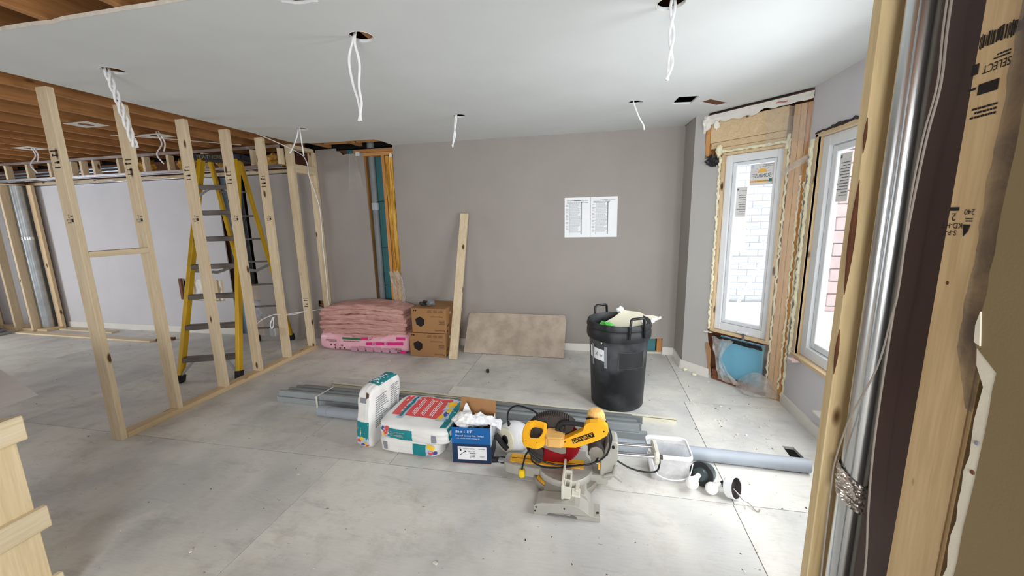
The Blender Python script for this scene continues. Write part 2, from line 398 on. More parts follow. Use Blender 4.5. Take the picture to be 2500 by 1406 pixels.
# floor: dark base with separate plywood sheets on it, a register hole cut in one
fl = struct('floor', bx(-9.4, 1.7, -3.9, 4.6, -0.12, -0.018), 'void')
rows = [(-3.85, -1.66, (-7.2, -4.75, -2.3, 0.14)), (-1.66, 0.76, (-6.2, -3.76, -1.32)), (0.76, 1.985, (-6.45, -4.01, -1.565, 0.735)), (1.985, 3.15, (-6.8, -4.38, -1.94, -1.22, 0.742)), (3.15, 4.42, (-6.1, -3.65, -1.19, 0.79))]
for y0, y1, cuts in rows:
    xs = [-9.35] + list(cuts) + [1.62]
    for a, b in zip(xs[:-1], xs[1:]):
        e = 0.0022
        if y0 == 1.985 and b == 1.62:
            m = Matrix.Translation((0, 0, -0.018))
            g = G().slab([(a + e, y0 + e), (b - e, y0 + e), (b - e, y1 - e), (a + e, y1 - e)], [[(1.216, 2.453), (1.295, 2.45), (1.286, 2.597), (1.221, 2.604)]], 0.018, m)
        else: g = bx(a + e, b - e, y0 + e, y1 - e, -0.018, 0)
        obj('floor_sheet', g, 'floor', fl)
# ceiling drywall, round light cut-outs, ragged cut-outs, open strip by the back wall
def circ(cx, cy, r, n=28): return [(cx + r * math.cos(2 * PI * k / n), cy + r * math.sin(2 * PI * k / n)) for k in range(n)]
rg = random.Random(3)
rag = [(-1.10 + 0.10 * math.cos(t) * (1 + rg.uniform(-.3, .25)), 1.455 + 0.055 * math.sin(t) * (1 + rg.uniform(-.25, .2))) for t in [2 * PI * k / 18 for k in range(18)]]
near = [(1.49 - (1.49 + 3.165) * k / 60, 1.377 + rg.uniform(-0.0025, 0.0025) + (0.012 * rg.random() if rg.random() < 0.12 else 0)) for k in range(61)]
left = [(-3.165 + rg.uniform(-0.002, 0.002), 1.377 + (3.86 - 1.377) * k / 24) for k in range(1, 25)]
outer = [(0.86, YB), (0.875, 3.90), (1.49, 3.25)] + near + left + [(-2.9, 3.93), (-2.27, 3.93), (-2.245, 4.05), (-2.245, YB)]
light_holes = [(-1.07, 1.813), (-2.601, 1.838), (-2.63, 3.313), (-1.101, 3.285), (0.297, 1.86), (0.30, 3.289)]
holes = [circ(x, y, 0.054) for x, y in light_holes] + [rag, [(0.587, 3.428), (0.728, 3.446), (0.741, 3.247), (0.60, 3.237)], [(0.785, 3.437), (0.955, 3.60), (1.045, 3.535), (0.848, 3.36)]]
ce = struct('ceiling', G().slab(outer, holes, 0.013, Matrix.Translation((0, 0, H))), 'ceil', origin=(0, 0, H))
g = G()
for k in range(len(near) - 1):
    a, b = near[k], near[k + 1]
    g.add([(a[0], a[1] - .001, H - .001), (b[0], b[1] - .001, H - .001), (b[0], b[1] - .003, H + .014), (a[0], a[1] - .003, H + .014)], [(0, 1, 2, 3)])
for k in range(len(left) - 1):
    a, b = left[k], left[k + 1]
    g.add([(a[0] - .001, a[1], H - .001), (b[0] - .001, b[1], H - .001), (b[0] - .003, b[1], H + .014), (a[0] - .003, a[1], H + .014)], [(0, 1, 2, 3)])
obj('torn_edge', g, 'gyp_edge', ce, fix=False)
rings = G()
for x, y in light_holes: rings.lathe([(0.0545, H - 0.0005), (0.058, H - 0.0015), (0.0585, H - 0.0002)], Matrix.Translation((x, y, 0)), 28)
obj('cutout_rim', rings, 'white', ce, smooth=True)
x = -9.15
while x < 1.45:
    obj('joist', bx(x - 0.019, x + 0.019, -3.5, 4.38, H + 0.015, H + 0.235), 'old_y', ce, bevel=0.002)
    x += 0.405
obj('subfloor_above', bx(-9.4, 1.7, -3.9, 4.6, H + 0.236, H + 0.27), 'deck', ce)
# blocking seen through the open strip at the back wall
for a, b in ((-2.99, -2.62), (-2.59, -2.21)): obj('joist_block', bx(a, b, 4.10, 4.138, H + 0.02, H + 0.2), 'orange_x', ce, bevel=0.002)
obj('dark_backing', bx(-3.3, -2.2, 4.32, 4.33, H, H + 0.23), 'void', ce)

# back wall: drywall skin with cut-outs, cavity behind it
mb = frame((0, YB + 0.013, 0), (1, 0, 0), (0, 0, 1))
def raggedrect(x0, x1, z0, z1, amp, seed, n=6):
    rn = random.Random(seed); p = []
    for k in range(n): p.append((x0 + (x1 - x0) * k / n, z0 + rn.uniform(-amp, amp)))
    for k in range(n): p.append((x1 + rn.uniform(-amp, amp), z0 + (z1 - z0) * k / n))
    for k in range(n): p.append((x1 - (x1 - x0) * k / n, z1 + rn.uniform(-amp, amp)))
    for k in range(n): p.append((x0 + rn.uniform(-amp, amp), z1 - (z1 - z0) * k / n))
    return p
rn = random.Random(5)
top_l = [(-2.62 - 0.35 * k / 8, 2.262 + rn.uniform(-0.006, 0.006) + (0.04 if k > 6 else 0)) for k in range(9)]
outer_r = [(-2.255, 0), (0.60, 0), (0.60, 0.17), (0.75, 0.18), (0.75, 0), (0.90, 0), (0.90, H), (-2.245, H), (-2.245, 2.24)] + [(-2.252 + rn.uniform(-0.006, 0.006), 2.2 - 2.2 * k / 22) for k in range(1, 22)]
outer_l = [(-4.30, 0), (-2.60, 0), (-2.605, 1.2)] + top_l + [(-2.97, H), (-3.34, H), (-3.34, 2.08), (-4.30, 2.08)]
hole_small = raggedrect(-3.43, -3.345, 0.42, 0.505, 0.006, 2, 3)
outer_ll = [(-9.2, 0), (-4.73, 0), (-4.73, 2.08), (-9.2, 2.08)]
wb = struct('wall_back', G().slab(outer_r, [], 0.013, mb), 'wall', origin=(0, YB, 0))
obj('drywall_panel', G().slab(outer_l, [hole_small], 0.013, mb), 'wall', wb)
obj('drywall_panel', G().slab(outer_ll, [raggedrect(-5.52, -4.86, 0.468, 0.762, 0.008, 9, 5)], 0.013, mb), 'wall_grey', wb)
obj('sheathing', bx(-2.9, -2.1, 4.375, 4.39, 0, 0.42), 'teal', wb)
obj('sheathing', bx(-2.9, -2.1, 4.375, 4.39, 0.426, 0.70), 'teal', wb)
obj('sheathing', bx(-2.9, -2.1, 4.375, 4.39, 0.706, 1.165), 'teal', wb)
obj('sheathing', bx(-2.9, -2.1, 4.375, 4.39, 1.171, 1.72), 'teal', wb)
obj('sheathing', bx(-2.9, -2.1, 4.375, 4.39, 1.726, 2.33), 'teal', wb)
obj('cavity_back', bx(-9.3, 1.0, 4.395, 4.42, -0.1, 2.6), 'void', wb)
obj('cavity_back', bx(-9.2, -2.9, 4.37, 4.378, 0, 2.33), 'rust', wb)
obj('stud', bx(-2.405, -2.367, 4.285, 4.374, 0, 2.245), 'orange_z', wb, bevel=0.002)
obj('stud', bx(-2.66, -2.622, 4.285, 4.374, 0, 2.245), 'orange_z', wb, bevel=0.002)
obj('top_plate', bx(-2.75, -2.2, 4.276, 4.365, 2.232, 2.27), 'orange_x', wb, bevel=0.002)
obj('top_plate', bx(-2.75, -2.2, 4.276, 4.365, 2.272, 2.31), 'old_x', wb, bevel=0.002)
def batt(u, v):
    xx = -2.366 + 0.125 * u; z = 0.02 + 2.2 * v
    return (xx + 0.012 * noise.noise((u * 3, z * 6, 1)), 4.30 - 0.045 * math.sin(PI * min(1, u * 1.05)) + 0.03 * noise.noise((u * 9, z * 2.2, 0)) + 0.012 * noise.noise((u * 20, z * 9, 4)), z)
gb = G().grid(14, 90, batt); obj('wool_batt', gb, 'yellow_wool', wb, smooth=True, fix=False)
obj('drywall_flake', G().slab([(0, 0), (0.03, 0.005), (0.035, 0.03), (0.02, 0.045), (0.004, 0.035)], [], 0.012, frame((-2.285, 4.265, 2.20), (1, 0, 0.1), (0, 0, 1))), 'white', wb)
obj('drywall_flake', G().slab([(0, 0), (0.05, -0.01), (0.06, 0.03), (0.02, 0.05)], [], 0.012, frame((-2.71, 4.262, 2.235), (1, 0, 0.2), (-0.1, 0, 1))), 'white', wb)
# insulation and studs behind the knee-high cut-out, plywood in the left chase
for i, xx in enumerate((-5.43, -5.17, -5.03, -4.9)): obj('cavity_stud', bx(xx - 0.03, xx + 0.04, 4.30, 4.36, 0.2, 1.1), 'pine_z', wb, bevel=0.003)
obj('cavity_insulation', G().grid(30, 14, lambda u, v: (-5.55 + 0.7 * u, 4.315 + 0.02 * noise.noise((u * 16, v * 5, 2)), 0.44 + 0.36 * v)), 'wrap', wb, smooth=True, fix=False)
obj('loose_flap', bx(-5.56, -5.52, 4.24, 4.268, 0.48, 0.77), 'rust', wb)
for z0, z1, mm in ((0.0, 0.22, 'cement'), (0.224, 0.48, 'mud'), (0.484, 0.70, 'cement')): obj('chase_board', bx(-4.5, -4.31, 4.29, 4.31, z0, z1), mm, wb)
obj('chase_board', bx(-4.72, -4.5, 4.33, 4.345, 0, 2.08), 'bluemetal', wb)
obj('hole_board', bx(-3.46, -3.32, 4.325, 4.335, 0.38, 0.45), 'kraft', wb); obj('hole_board', bx(-3.46, -3.32, 4.35, 4.36, 0.45, 0.55), 'old_x', wb)
obj('hole_board', bx(0.55, 0.69, 4.33, 4.34, 0.0, 0.25), 'teal', wb); obj('hole_board', bx(0.70, 0.75, 4.30, 4.34, 0.0, 0.25), 'orange_z', wb)
obj('hole_board', bx(0.60, 0.75, 4.285, 4.32, 0.0, 0.02), 'gyp_edge', wb)
bl = struct('baseboard_back', bx(-2.25, 0.598, YB - 0.012, YB, 0, 0.085), 'white', bevel=0.003)
struct('baseboard_back_left', bx(-7.8, -4.75, YB - 0.012, YB, 0.0, 0.09), 'white', bevel=0.003)
struct('baseboard_back_right', bx(0.752, 0.87, YB - 0.012, YB, 0, 0.085), 'white', bevel=0.003)

# bay: return wall, angled wall with window 1, outer wall with window 2, near angled wall with window 3 (behind the post)
def wall_seg(name, a, b, holes, m='wall', t=0.013, z1=H, outer=None, **kw):
    a, b = Vector((*a, 0)), Vector((*b, 0)); L = (b - a).length
    mm = frame(a, b - a, (0, 0, 1)); g = G().slab(outer or [(0, 0), (L, 0), (L, z1), (0, z1)], holes, -t, mm)
    return struct(name, g, m, origin=tuple(a), **kw), mm, L
wr, mA, LA = wall_seg('wall_bay_return', (0.87, YB + 0.01), (0.875, 3.90), [], 'wall')
struct('baseboard_bay_return', bx(0.858, 0.872, 3.9, YB, 0, 0.085), 'white')
A1, B1 = (0.875, 3.90), (1.485, 3.25)
rn = random.Random(12)
fo = [(0, 0), (0.30, 0), (0.285, 0.10), (0.262, 0.25), (0.25, 0.33), (0.235, 0.43)] + [(0.245 + rn.uniform(-0.006, 0.006), 0.46 + 1.5 * k / 18) for k in range(1, 18)] + [(0.15, 1.975), (0.115, 1.99), (0.10, 2.10), (0.098, 2.28), (0.12, H), (0, H)]
wm, mB, LB = wall_seg('wall_bay_angled', A1, B1, [], 'wall_bay_shaded', outer=fo)
bs = struct('baseboard_bay_angled', G().box(0, 0.285, 0, 0.085, 0.0, 0.012, mB), 'white')
def inB(name, u0, u1, z0, z1, d0, d1, m, parent=None, bevel=0.002, **kw):
    """box in the angled wall: u along the wall, z up, d = depth behind the wall face (negative: proud of it)"""
    g = G().box(u0, u1, z0, z1, -d1, -d0, mB); return obj(name, g, m, parent or wm, bevel=bevel, **kw)
inB('king_stud', 0.105, 0.143, 1.96, 2.275, 0.0, 0.089, 'orange_z'); inB('jack_stud', 0.19, 0.235, 1.96, 2.08, 0.02, 0.089, 'orange_z')
inB('header', 0.145, 0.74, 2.085, 2.255, 0.005, 0.10, 'pine_x'); inB('header', 0.16, 0.74, 2.035, 2.082, 0.0, 0.10, 'pine_x'); inB('header', 0.24, 0.74, 1.99, 2.033, 0.0, 0.10, 'pine_x')
inB('top_plate', 0.09, 0.90, 2.278, 2.315, -0.004, 0.09, 'rust')
for u0, u1, mm in ((0.772, 0.812, 'peach_z'), (0.814, 0.852, 'peach_z'), (0.856, 0.89, 'orange_z')): inB('stud', u0, u1, 0.0, 2.25, 0.012, 0.10, mm)
inB('cavity_back', 0.0, 0.9, 0.0, H, 0.125, 0.14, 'void') if False else None
inB('cavity_back', 0.0, 0.235, 0.0, H, 0.12, 0.135, 'rust'); inB('cavity_back', 0.735, 0.9, 0.0, H, 0.12, 0.135, 'rust')
inB('cavity_back', 0.235, 0.735, 0.0, 0.42, 0.12, 0.135, 'rust'); inB('cavity_back', 0.235, 0.735, 2.0, H, 0.12, 0.135, 'rust')
def foam_line(u, z0, z1, seed, r=0.017, d=0.0, parent=None, mtx=None):
    g = G(); n = int(abs(z1 - z0) / 0.02); rn = random.Random(seed)
    pts = [((mtx or mB) @ Vector((u + rn.uniform(-0.007, 0.007), z0 + (z1 - z0) * k / n, -d + rn.uniform(-0.004, 0.006)))) for k in range(n + 1)]
    g.tube(pts, [r * rn.uniform(0.55, 1.2) for _ in pts], 7); return obj('spray_foam', g, 'foam', parent or wm, smooth=True)
foam_line(0.252, 0.46, 1.96, 1, 0.012); foam_line(0.765, 0.05, 2.02, 2, 0.009, 0.008); foam_line(0.855, 0.1, 1.75, 3, 0.008, 0.012); foam_line(0.755, 1.95, 2.05, 4, 0.018, 0.0)
crumple('spray_foam', tuple(mB @ Vector((0.24, 2.01, 0.01))), 0.045, 'foam', wm, 0.3, 2, (0.6, 0.6, 1.2), 3, 2)
g = G(); rn = random.Random(6); pts = [mB @ Vector((0.26 + 0.5 * k / 24, 2.0 + rn.uniform(-0.005, 0.005), 0.006)) for k in range(25)]
g.tube(pts, [0.012 * rn.uniform(0.5, 1.3) for _ in pts], 6); obj('spray_foam', g, 'foam', wm, smooth=True)
# window 1
w1 = sroot('window_1', tuple(mB @ Vector((0.5, 0.45, 0))))
def inW(name, u0, u1, z0, z1, d0, d1, m, parent=None, bevel=0.002): return obj(name, G().box(u0, u1, z0, z1, -d1, -d0, mB), m, parent or w1, bevel=bevel)
inW('liner', 0.262, 0.282, 0.45, 1.985, -0.004, 0.10, 'pine_z'); inW('liner', 0.735, 0.755, 0.45, 1.985, -0.004, 0.10, 'pine_z')
inW('liner', 0.262, 0.755, 1.967, 1.987, -0.004, 0.10, 'pine_x'); inW('liner', 0.25, 0.76, 0.445, 0.468, -0.006, 0.10, 'pine_x')
for u0, u1, z0, z1 in ((0.283, 0.338, 0.469, 1.966), (0.682, 0.734, 0.469, 1.966), (0.338, 0.682, 1.905, 1.966), (0.338, 0.682, 0.469, 0.535)): inW('window_frame', u0, u1, z0, z1, 0.025, 0.09, 'vinyl', bevel=0.004)
for u0, u1, z0, z1 in ((0.34, 0.372, 0.537, 1.903), (0.655, 0.68, 0.537, 1.903), (0.372, 0.655, 1.878, 1.903), (0.372, 0.655, 0.537, 0.568)): inW('window_sash', u0, u1, z0, z1, 0.04, 0.08, 'vinyl', bevel=0.004)
inW('window_pane', 0.372, 0.655, 0.568, 1.878, 0.058, 0.064, 'glass', bevel=0)
cr = inW('crank_handle', 0.50, 0.585, 0.480, 0.498, 0.0, 0.03, 'vinyl', bevel=0.004)
obj('crank_arm', G().box(0.555, 0.575, 0.43, 0.492, 0.004, 0.016, mB), 'galv_b', w1, bevel=0.003)
# stickers on the glass, printed to be read from outside, so mirrored from in here
dB = Vector((B1[0] - A1[0], B1[1] - A1[1], 0)).normalized(); UPZ = Vector((0, 0, 1))
def onB(u, z, d): return mB @ Vector((u, z, -d))
st = obj('sticker', patch(G(), onB(0.565, 1.79, 0.056), dB, UPZ, 0.178, 0.165), 'stick_bg', w1, fix=False)
g = letters(G(), 'SUNRISE', onB(0.565, 1.78, 0.0545), -dB, UPZ, width=0.14, height=0.03); obj('lettering', g, 'stick_g', st, fix=False)
g = G(); cc = onB(0.568, 1.802, 0.055)
g.add([cc] + [cc + dB * 0.034 * math.cos(PI * k / 16) + UPZ * 0.034 * math.sin(PI * k / 16) for k in range(17)], [(0, k + 1, k + 2) for k in range(16)])
patch(g, onB(0.565, 1.737, 0.055), dB, UPZ, 0.17, 0.016); obj('sun_print', g, 'stick_or', st, fix=False)
g = G()
for k in range(7):
    a = PI * (k + 0.5) / 7; dd = dB * math.cos(a) + UPZ * math.sin(a); patch(g, cc + dd * 0.05, dd, dd.cross(Vector((dB.y, -dB.x, 0))), 0.02, 0.002)
textlines(g, onB(0.60, 1.862, 0.055), -dB, UPZ, 0.09, 0.007, 1, 4); textlines(g, onB(0.60, 1.85, 0.055), -dB, UPZ, 0.09, 0.005, 1, 5)
textlines(g, onB(0.56, 1.737, 0.0545), -dB, UPZ, 0.13, 0.007, 1, 6); obj('small_print', g, 'stick_g', st, fix=False)
g = patch(G(), onB(0.632, 1.742, 0.0545), dB, UPZ, 0.022, 0.024); obj('teal_print', g, 'stick_t', st, fix=False)
g = patch(G(), onB(0.49, 1.855, 0.0545), dB, UPZ, 0.02, 0.03); obj('blue_print', g, 'sack_lt', st, fix=False)
s2 = obj('sticker', patch(G(), onB(0.42, 1.58, 0.056), dB, UPZ, 0.085, 0.24), 'stick_bg', w1, fix=False)
g = patch(G(), onB(0.39, 1.685, 0.055), dB, UPZ, 0.014, 0.014); patch(g, onB(0.42, 1.672, 0.055), dB, UPZ, 0.08, 0.003)
textlines(g, onB(0.42, 1.56, 0.055), -dB, UPZ, 0.075, 0.17, 9, 8, 0.25); obj('small_print', g, 'stick_g', s2, fix=False)
# cavity below window 1
inB('foam_board', 0.325, 0.70, 0.03, 0.40, 0.07, 0.09, 'blue'); inB('bottom_plate', 0.31, 0.76, 0.0, 0.035, 0.0, 0.09, 'rust')
inB('side_block', 0.30, 0.345, 0.03, 0.09, 0.01, 0.06, 'rust')
g = G().grid(26, 4, lambda u, v: tuple(mB @ Vector((0.29 + 0.42 * u, 0.415 - v * (0.045 + 0.02 * noise.noise((u * 9, 1, 0))), 0.004 + 0.012 * noise.noise((u * 14, v * 3, 0)) - 0.03 * v))))
obj('black_membrane', g, 'black', wm, smooth=True, fix=False)
tag(obj('kraft_paper_strip', G().slab([(0.24, 0.33), (0.262, 0.33), (0.29, 0.27), (0.296, 0.22), (0.292, 0.03), (0.262, 0.0), (0.272, 0.12), (0.255, 0.22), (0.24, 0.28)], [], 0.004, mB @ Matrix.Translation((0, 0, 0.006))), 'kraft'),
    'torn strip of brown kraft paper standing left of the blue board under the window', 'paper')
def film(name, fn, nu, nv, m, label, cat='plastic sheet', parent=None):
    o = obj(name, G().grid(nu, nv, fn), m, parent, smooth=True, fix=False)
    return tag(o, label, cat) if label else o
nz = lambda a, b, c=0: noise.noise((a, b, c))
film('torn_poly_sheet', lambda u, v: tuple(mB @ Vector((0.29 + 0.03 * v + (0.20 - 0.13 * math.sin(PI * v)) * u + 0.07 * v, 0.40 - 0.37 * v + 0.02 * nz(u * 4, v * 3), 0.012 + 0.02 * nz(u * 6, v * 5, 2) + 0.018 * v))), 14, 18, 'poly2', 'torn clear plastic twisted in front of the blue board under the window')
film('vapour_barrier', lambda u, v: tuple(mB @ Vector((0.725 + (0.16 - 0.05 * v + 0.01 * nz(v * 9, 1)) * u, 2.17 - 2.14 * v, 0.012 + 0.010 * nz(u * 5, v * 18, 3)))), 12, 60, 'poly', 'clear vapour barrier film hanging over the studs right of the bay window')
film('poly_flap', lambda u, v: tuple(mB @ Vector((0.60 + 0.30 * u, 2.24 - (0.26 + 0.02 * nz(u * 8, 2)) * v, 0.016 + 0.006 * nz(u * 5, v * 4, 5)))), 12, 10, 'poly', 'clear film flap stapled over the right end of the window header')
film('poly_tail', lambda u, v: tuple(mB @ Vector((0.74 + 0.17 * u, 1.80 + 0.10 * u - (0.07 - 0.03 * u) * v + 0.015 * nz(u * 5, v, 7), 0.02 + 0.03 * math.sin(u * 5) * v))), 14, 5, 'poly2', 'rolled tail of clear film sticking out between the two bay windows')
film('house_wrap_strip', lambda u, v: tuple(mB @ Vector((0.085 + 0.81 * u, 2.325 - 0.012 - (0.078 - 0.03 * u + 0.035 * nz(u * 9, 3) + (0.06 if u < 0.05 else 0)) * v, 0.010 + 0.010 * nz(u * 12, v * 3, 1)))), 40, 4, 'wrap', 'torn white paper strip hanging along the ceiling above the bay window', 'paper')
obj('red_print', G().grid(10, 1, lambda u, v: tuple(mB @ Vector((0.66 + 0.08 * u, 2.285 - 0.006 * v + 0.004 * math.sin(u * 6), 0.024)))), 'red', wm, fix=False)
crumple('torn_paper_wad', tuple(mB @ Vector((0.12, 2.25, 0.015))), 0.035, 'wrap', wm, 0.5, 2.5, (1, 0.6, 1.6), 5, 2); crumple('torn_paper_wad', tuple(mB @ Vector((0.205, 2.225, 0.012))), 0.022, 'wrap', wm, 0.5, 2.5, (1, 0.6, 1.8), 6, 2)
tag(crumple('black_poly_scrap', tuple(mB @ Vector((0.19, 1.935, 0.02))), 0.04, 'black', None, 0.6, 2.2, (1.1, 0.6, 1.2), 8, 3), 'crumpled black plastic scrap hanging at the upper left corner of the bay window', 'scrap')
tag(obj('window_shim', G().slab([(0.215, 0), (0.29, 0.0), (0.30, 0.006), (0.225, 0.008)], [], 0.03, mB @ Matrix.Translation((0, 0.432, 0.0))), 'white'), 'white tile offcut under the left corner of the bay window', 'tile')
film('poly_skirt', lambda u, v: tuple(mB @ Vector((0.55 + 0.32 * u, 0.07 + 0.12 * math.sin(PI * u) * (1 - v) - 0.05 * v, 0.004 + 0.11 * v * math.sin(PI * min(1, u + .1)) + 0.01 * nz(u * 6, v * 4)))), 12, 6, 'poly2', 'crumpled clear film skirt on the floor below the blue board')
# outer bay wall (faces -x) with window 2
XC = 1.485
mC = frame((XC, 3.25, 0), (0, -1, 0), (0, 0, 1))     # local x runs towards the camera
C_open = [(0.12, 0.445), (1.22, 0.445), (1.22, 1.985), (0.12, 1.985)]
wc, _, LC = wall_seg('wall_bay_outer', (XC, 3.25), (XC, 1.82), [C_open], 'wall_grey')  # lighter wall colour carries the reflected light on this facet
def inC(name, u0, u1, z0, z1, d0, d1, m, parent, bevel=0.002): return obj(name, G().box(u0, u1, z0, z1, -d1, -d0, mC), m, parent, bevel=bevel)
w2 = sroot('window_2', (XC, 2.6, 0.45))
inC('liner', 0.085, 0.12, 0.43, 2.005, -0.004, 0.11, 'pine_z', w2); inC('liner', 1.22, 1.24, 0.43, 2.005, -0.004, 0.11, 'pine_z', w2)
inC('liner', 0.085, 1.24, 1.985, 2.01, -0.004, 0.11, 'pine_y', w2); inC('liner', 0.085, 1.24, 0.43, 0.455, -0.012, 0.11, 'pine_y', w2)
for u0, u1, z0, z1 in ((0.12, 0.20, 0.455, 1.985), (1.16, 1.22, 0.455, 1.985), (0.20, 1.16, 1.915, 1.985), (0.20, 1.16, 0.455, 0.53)): inC('window_frame', u0, u1, z0, z1, 0.03, 0.10, 'vinyl', w2, 0.004)
for u0, u1, z0, z1 in ((0.205, 0.255, 0.535, 1.91), (1.11, 1.155, 0.535, 1.91), (0.255, 1.11, 1.87, 1.91), (0.255, 1.11, 0.535, 0.58)): inC('window_sash', u0, u1, z0, z1, 0.05, 0.09, 'vinyl', w2, 0.004)
inC('window_pane', 0.255, 1.11, 0.58, 1.87, 0.066, 0.072, 'glass', w2, 0)
s3 = obj('sticker', patch(G(), mC @ Vector((0.33, 1.70, -0.064)), (0, -1, 0), UPZ, 0.12, 0.30), 'stick_bg', w2, fix=False)
g = patch(G(), mC @ Vector((0.285, 1.83, -0.063)), (0, -1, 0), UPZ, 0.016, 0.018); textlines(g, mC @ Vector((0.33, 1.69, -0.063)), (0, 1, 0), UPZ, 0.1, 0.22, 12, 3, 0.3)
obj('small_print', g, 'stick_g', s3, fix=False)
foam_line(0.06, 0.43, 1.98, 21, 0.016, -0.004, wc, mC); foam_line(0.012, 0.05, 1.7, 22, 0.010, -0.004, wc, mC)
inC('corner_metal', 0.02, 0.045, 0.45, 1.9, -0.006, 0.0, 'galv_d', wc)
g = G(); rn = random.Random(31); pts = [mC @ Vector((0.08 + 1.1 * k / 40, 2.02 + rn.uniform(-0.006, 0.006), 0.0)) for k in range(41)]
g.tube(pts, [0.010 * rn.uniform(0.5, 1.4) for _ in pts], 6); obj('dark_gap', g, 'black', wc, smooth=True)
struct('baseboard_bay_outer', bx(XC - 0.013, XC, 1.82, 3.25, 0, 0.085), 'white')
tag(obj('tile_offcut', bx(XC - 0.06, XC - 0.005, 3.03, 3.11, 0.418, 0.428), 'brick_p'), 'pale tile offcut on the left end of the second bay window sill', 'tile')
tag(obj('wood_shim', bx(XC - 0.05, XC + 0.0, 2.62, 2.73, 0.19, 0.20), 'white'), 'small white shim sticking out of the wall under the second bay window', 'shim')
wd, mD, LD = wall_seg('wall_bay_near', (XC, 1.82), (0.93, 1.30), [[(0.10, 0.445), (0.66, 0.445), (0.66, 1.985), (0.10, 1.985)]], 'wall_bay_shaded')
w3 = sroot('window_3', tuple(mD @ Vector((0.38, 0.45, 0))))
for u0, u1, z0, z1 in ((0.10, 0.16, 0.445, 1.985), (0.60, 0.66, 0.445, 1.985), (0.16, 0.60, 1.92, 1.985), (0.16, 0.60, 0.445, 0.51)): obj('window_frame', G().box(u0, u1, z0, z1, -0.08, -0.02, mD), 'vinyl', w3, bevel=0.004)
obj('window_pane', G().box(0.16, 0.60, 0.51, 1.92, -0.055, -0.05, mD), 'glass', w3)
# ceiling over the hidden part of the bay
obj('bay_soffit', bx(0.9, 1.52, 1.2, 1.85, H + 0.002, H + 0.014), 'ceil', ce)

# near right wall: opened stud wall that runs towards the camera
wrt = struct('wall_right', bx(0.905, 0.918, -3.6, 1.45, 0, H), 'gyp_edge')
post = obj('stud', bx(0.80, 0.889, 1.428, 1.472, 0, H), 'plank_y', wrt, bevel=0.003)
g = G()
for z0, n_, r_ in ((1.22, 14, 0.008), (0.95, 6, 0.005), (1.66, 4, 0.004)): g.tube([(0.801, 1.429, z0 + 0.026 * k) for k in range(n_ + 1)], [0.0006 + r_ * math.sin(PI * k / n_) for k in range(n_ + 1)], 6)
obj('waney_edge', g, 'bark', wrt, smooth=True)
obj('bottom_plate', bx(0.80, 0.889, -3.6, 1.47, 0, 0.038), 'pine_y', wrt, bevel=0.002)
js = obj('jamb_stud', bx(0.80, 0.838, 0.958, 1.098, 0.038, H), 'jamb_z', wrt, bevel=0.006, seg=3)
obj('stud', bx(0.80, 0.889, 0.40, 0.438, 0.038, H), 'pine_z', wrt, bevel=0.003); obj('stud', bx(0.80, 0.889, 0.0, 0.038, 0.038, H), 'pine_z', wrt, bevel=0.003)
XP = 0.7988
g = G(); rn = random.Random(4)
y_, z_ = 1.088, 1.83
while y_ > 1.0:
    ww = rn.uniform(0.0015, 0.005); patch(g, (XP, y_, 1.834 + 0.003 * rn.random()), (0, -1, 0), UPZ, ww, rn.uniform(0.018, 0.032)); y_ -= ww + rn.uniform(0.0008, 0.003)
letters(g, 'SELECT', (XP, 1.042, 1.775), (0, 1, 0), (0, 0, -1), width=0.058, height=0.016)
textlines(g, (XP, 1.037, 1.793), (0, 1, 0), (0, 0, -1), 0.04, 0.012, 2, 3)
patch(g, (XP, 1.089, 1.782), (0, -1, 0), UPZ, 0.016, 0.022); patch(g, (XP, 1.052, 1.737), (0, -1, 0), UPZ, 0.044, 0.022); patch(g, (XP, 1.088, 1.742), (0, -1, 0), UPZ, 0.018, 0.005)
textlines(g, (XP, 1.062, 1.69), (0, 1, 0), (0, 0, -1), 0.075, 0.026, 3, 7, 0.5)
for s_, yy, zz, hh in (('2', 1.078, 1.471, 0.017), ('KD-HT', 1.080, 1.452, 0.012), ('S-P-F', 1.082, 1.436, 0.012), ('240', 1.042, 1.482, 0.012)):
    letters(g, s_, (XP, yy, zz), (0, 1, 0), (0, 0, -1), height=hh)
patch(g, (XP, 1.080, 1.489), (0, -1, 0), UPZ, 0.024, 0.008)
g.add([(XP, 1.052, 1.455), (XP, 1.034, 1.455), (XP, 1.038, 1.440), (XP, 1.047, 1.428)], [(0, 1, 2, 3)]); textlines(g, (XP, 1.042, 1.465), (0, 1, 0), (0, 0, -1), 0.02, 0.01, 2, 9)
obj('mill_stamp', g, 'ink', js, fix=False)
obj('screw_hole', G().lathe([(0.0, 0), (0.004, 0.0), (0.005, 0.001)], frame((0.7995, 1.066, 1.322), (0, 1, 0), (0, 0, 1)), 12), 'ink_b', js)
rn = random.Random(17)
edge = [(0.952 - (0.024 * (1 if zz < 1.15 else 0.0)) + rn.uniform(-0.004, 0.004), zz) for zz in [H * k / 60 for k in range(61)]]
mR = frame((0.800, 0, 0), (0, 1, 0), (0, 0, 1))
obj('drywall_panel', G().slab([(-3.6, 0)] + edge + [(-3.6, H)], [], -0.0125, mR), 'gypsum', wrt)
e2 = [((0.905 if zz < 1.20 else 0.956) + rn.uniform(-0.002, 0.002) + (0.018 if 0.72 < zz < 0.735 else 0), zz) for zz in [H * k / 60 for k in range(61)]]
obj('paint_skin', G().slab([(-3.6, 0)] + e2 + [(-3.6, H)], [], -0.0012, mR @ Matrix.Translation((0, 0, -0.0127))), 'beige', wrt)
obj('drywall_flake', G().slab([(0.945, 1.21), (0.958, 1.215), (0.962, 1.25), (0.957, 1.28), (0.95, 1.24)], [], -0.003, mR @ Matrix.Translation((0, 0, -0.014))), 'gypsum', wrt)
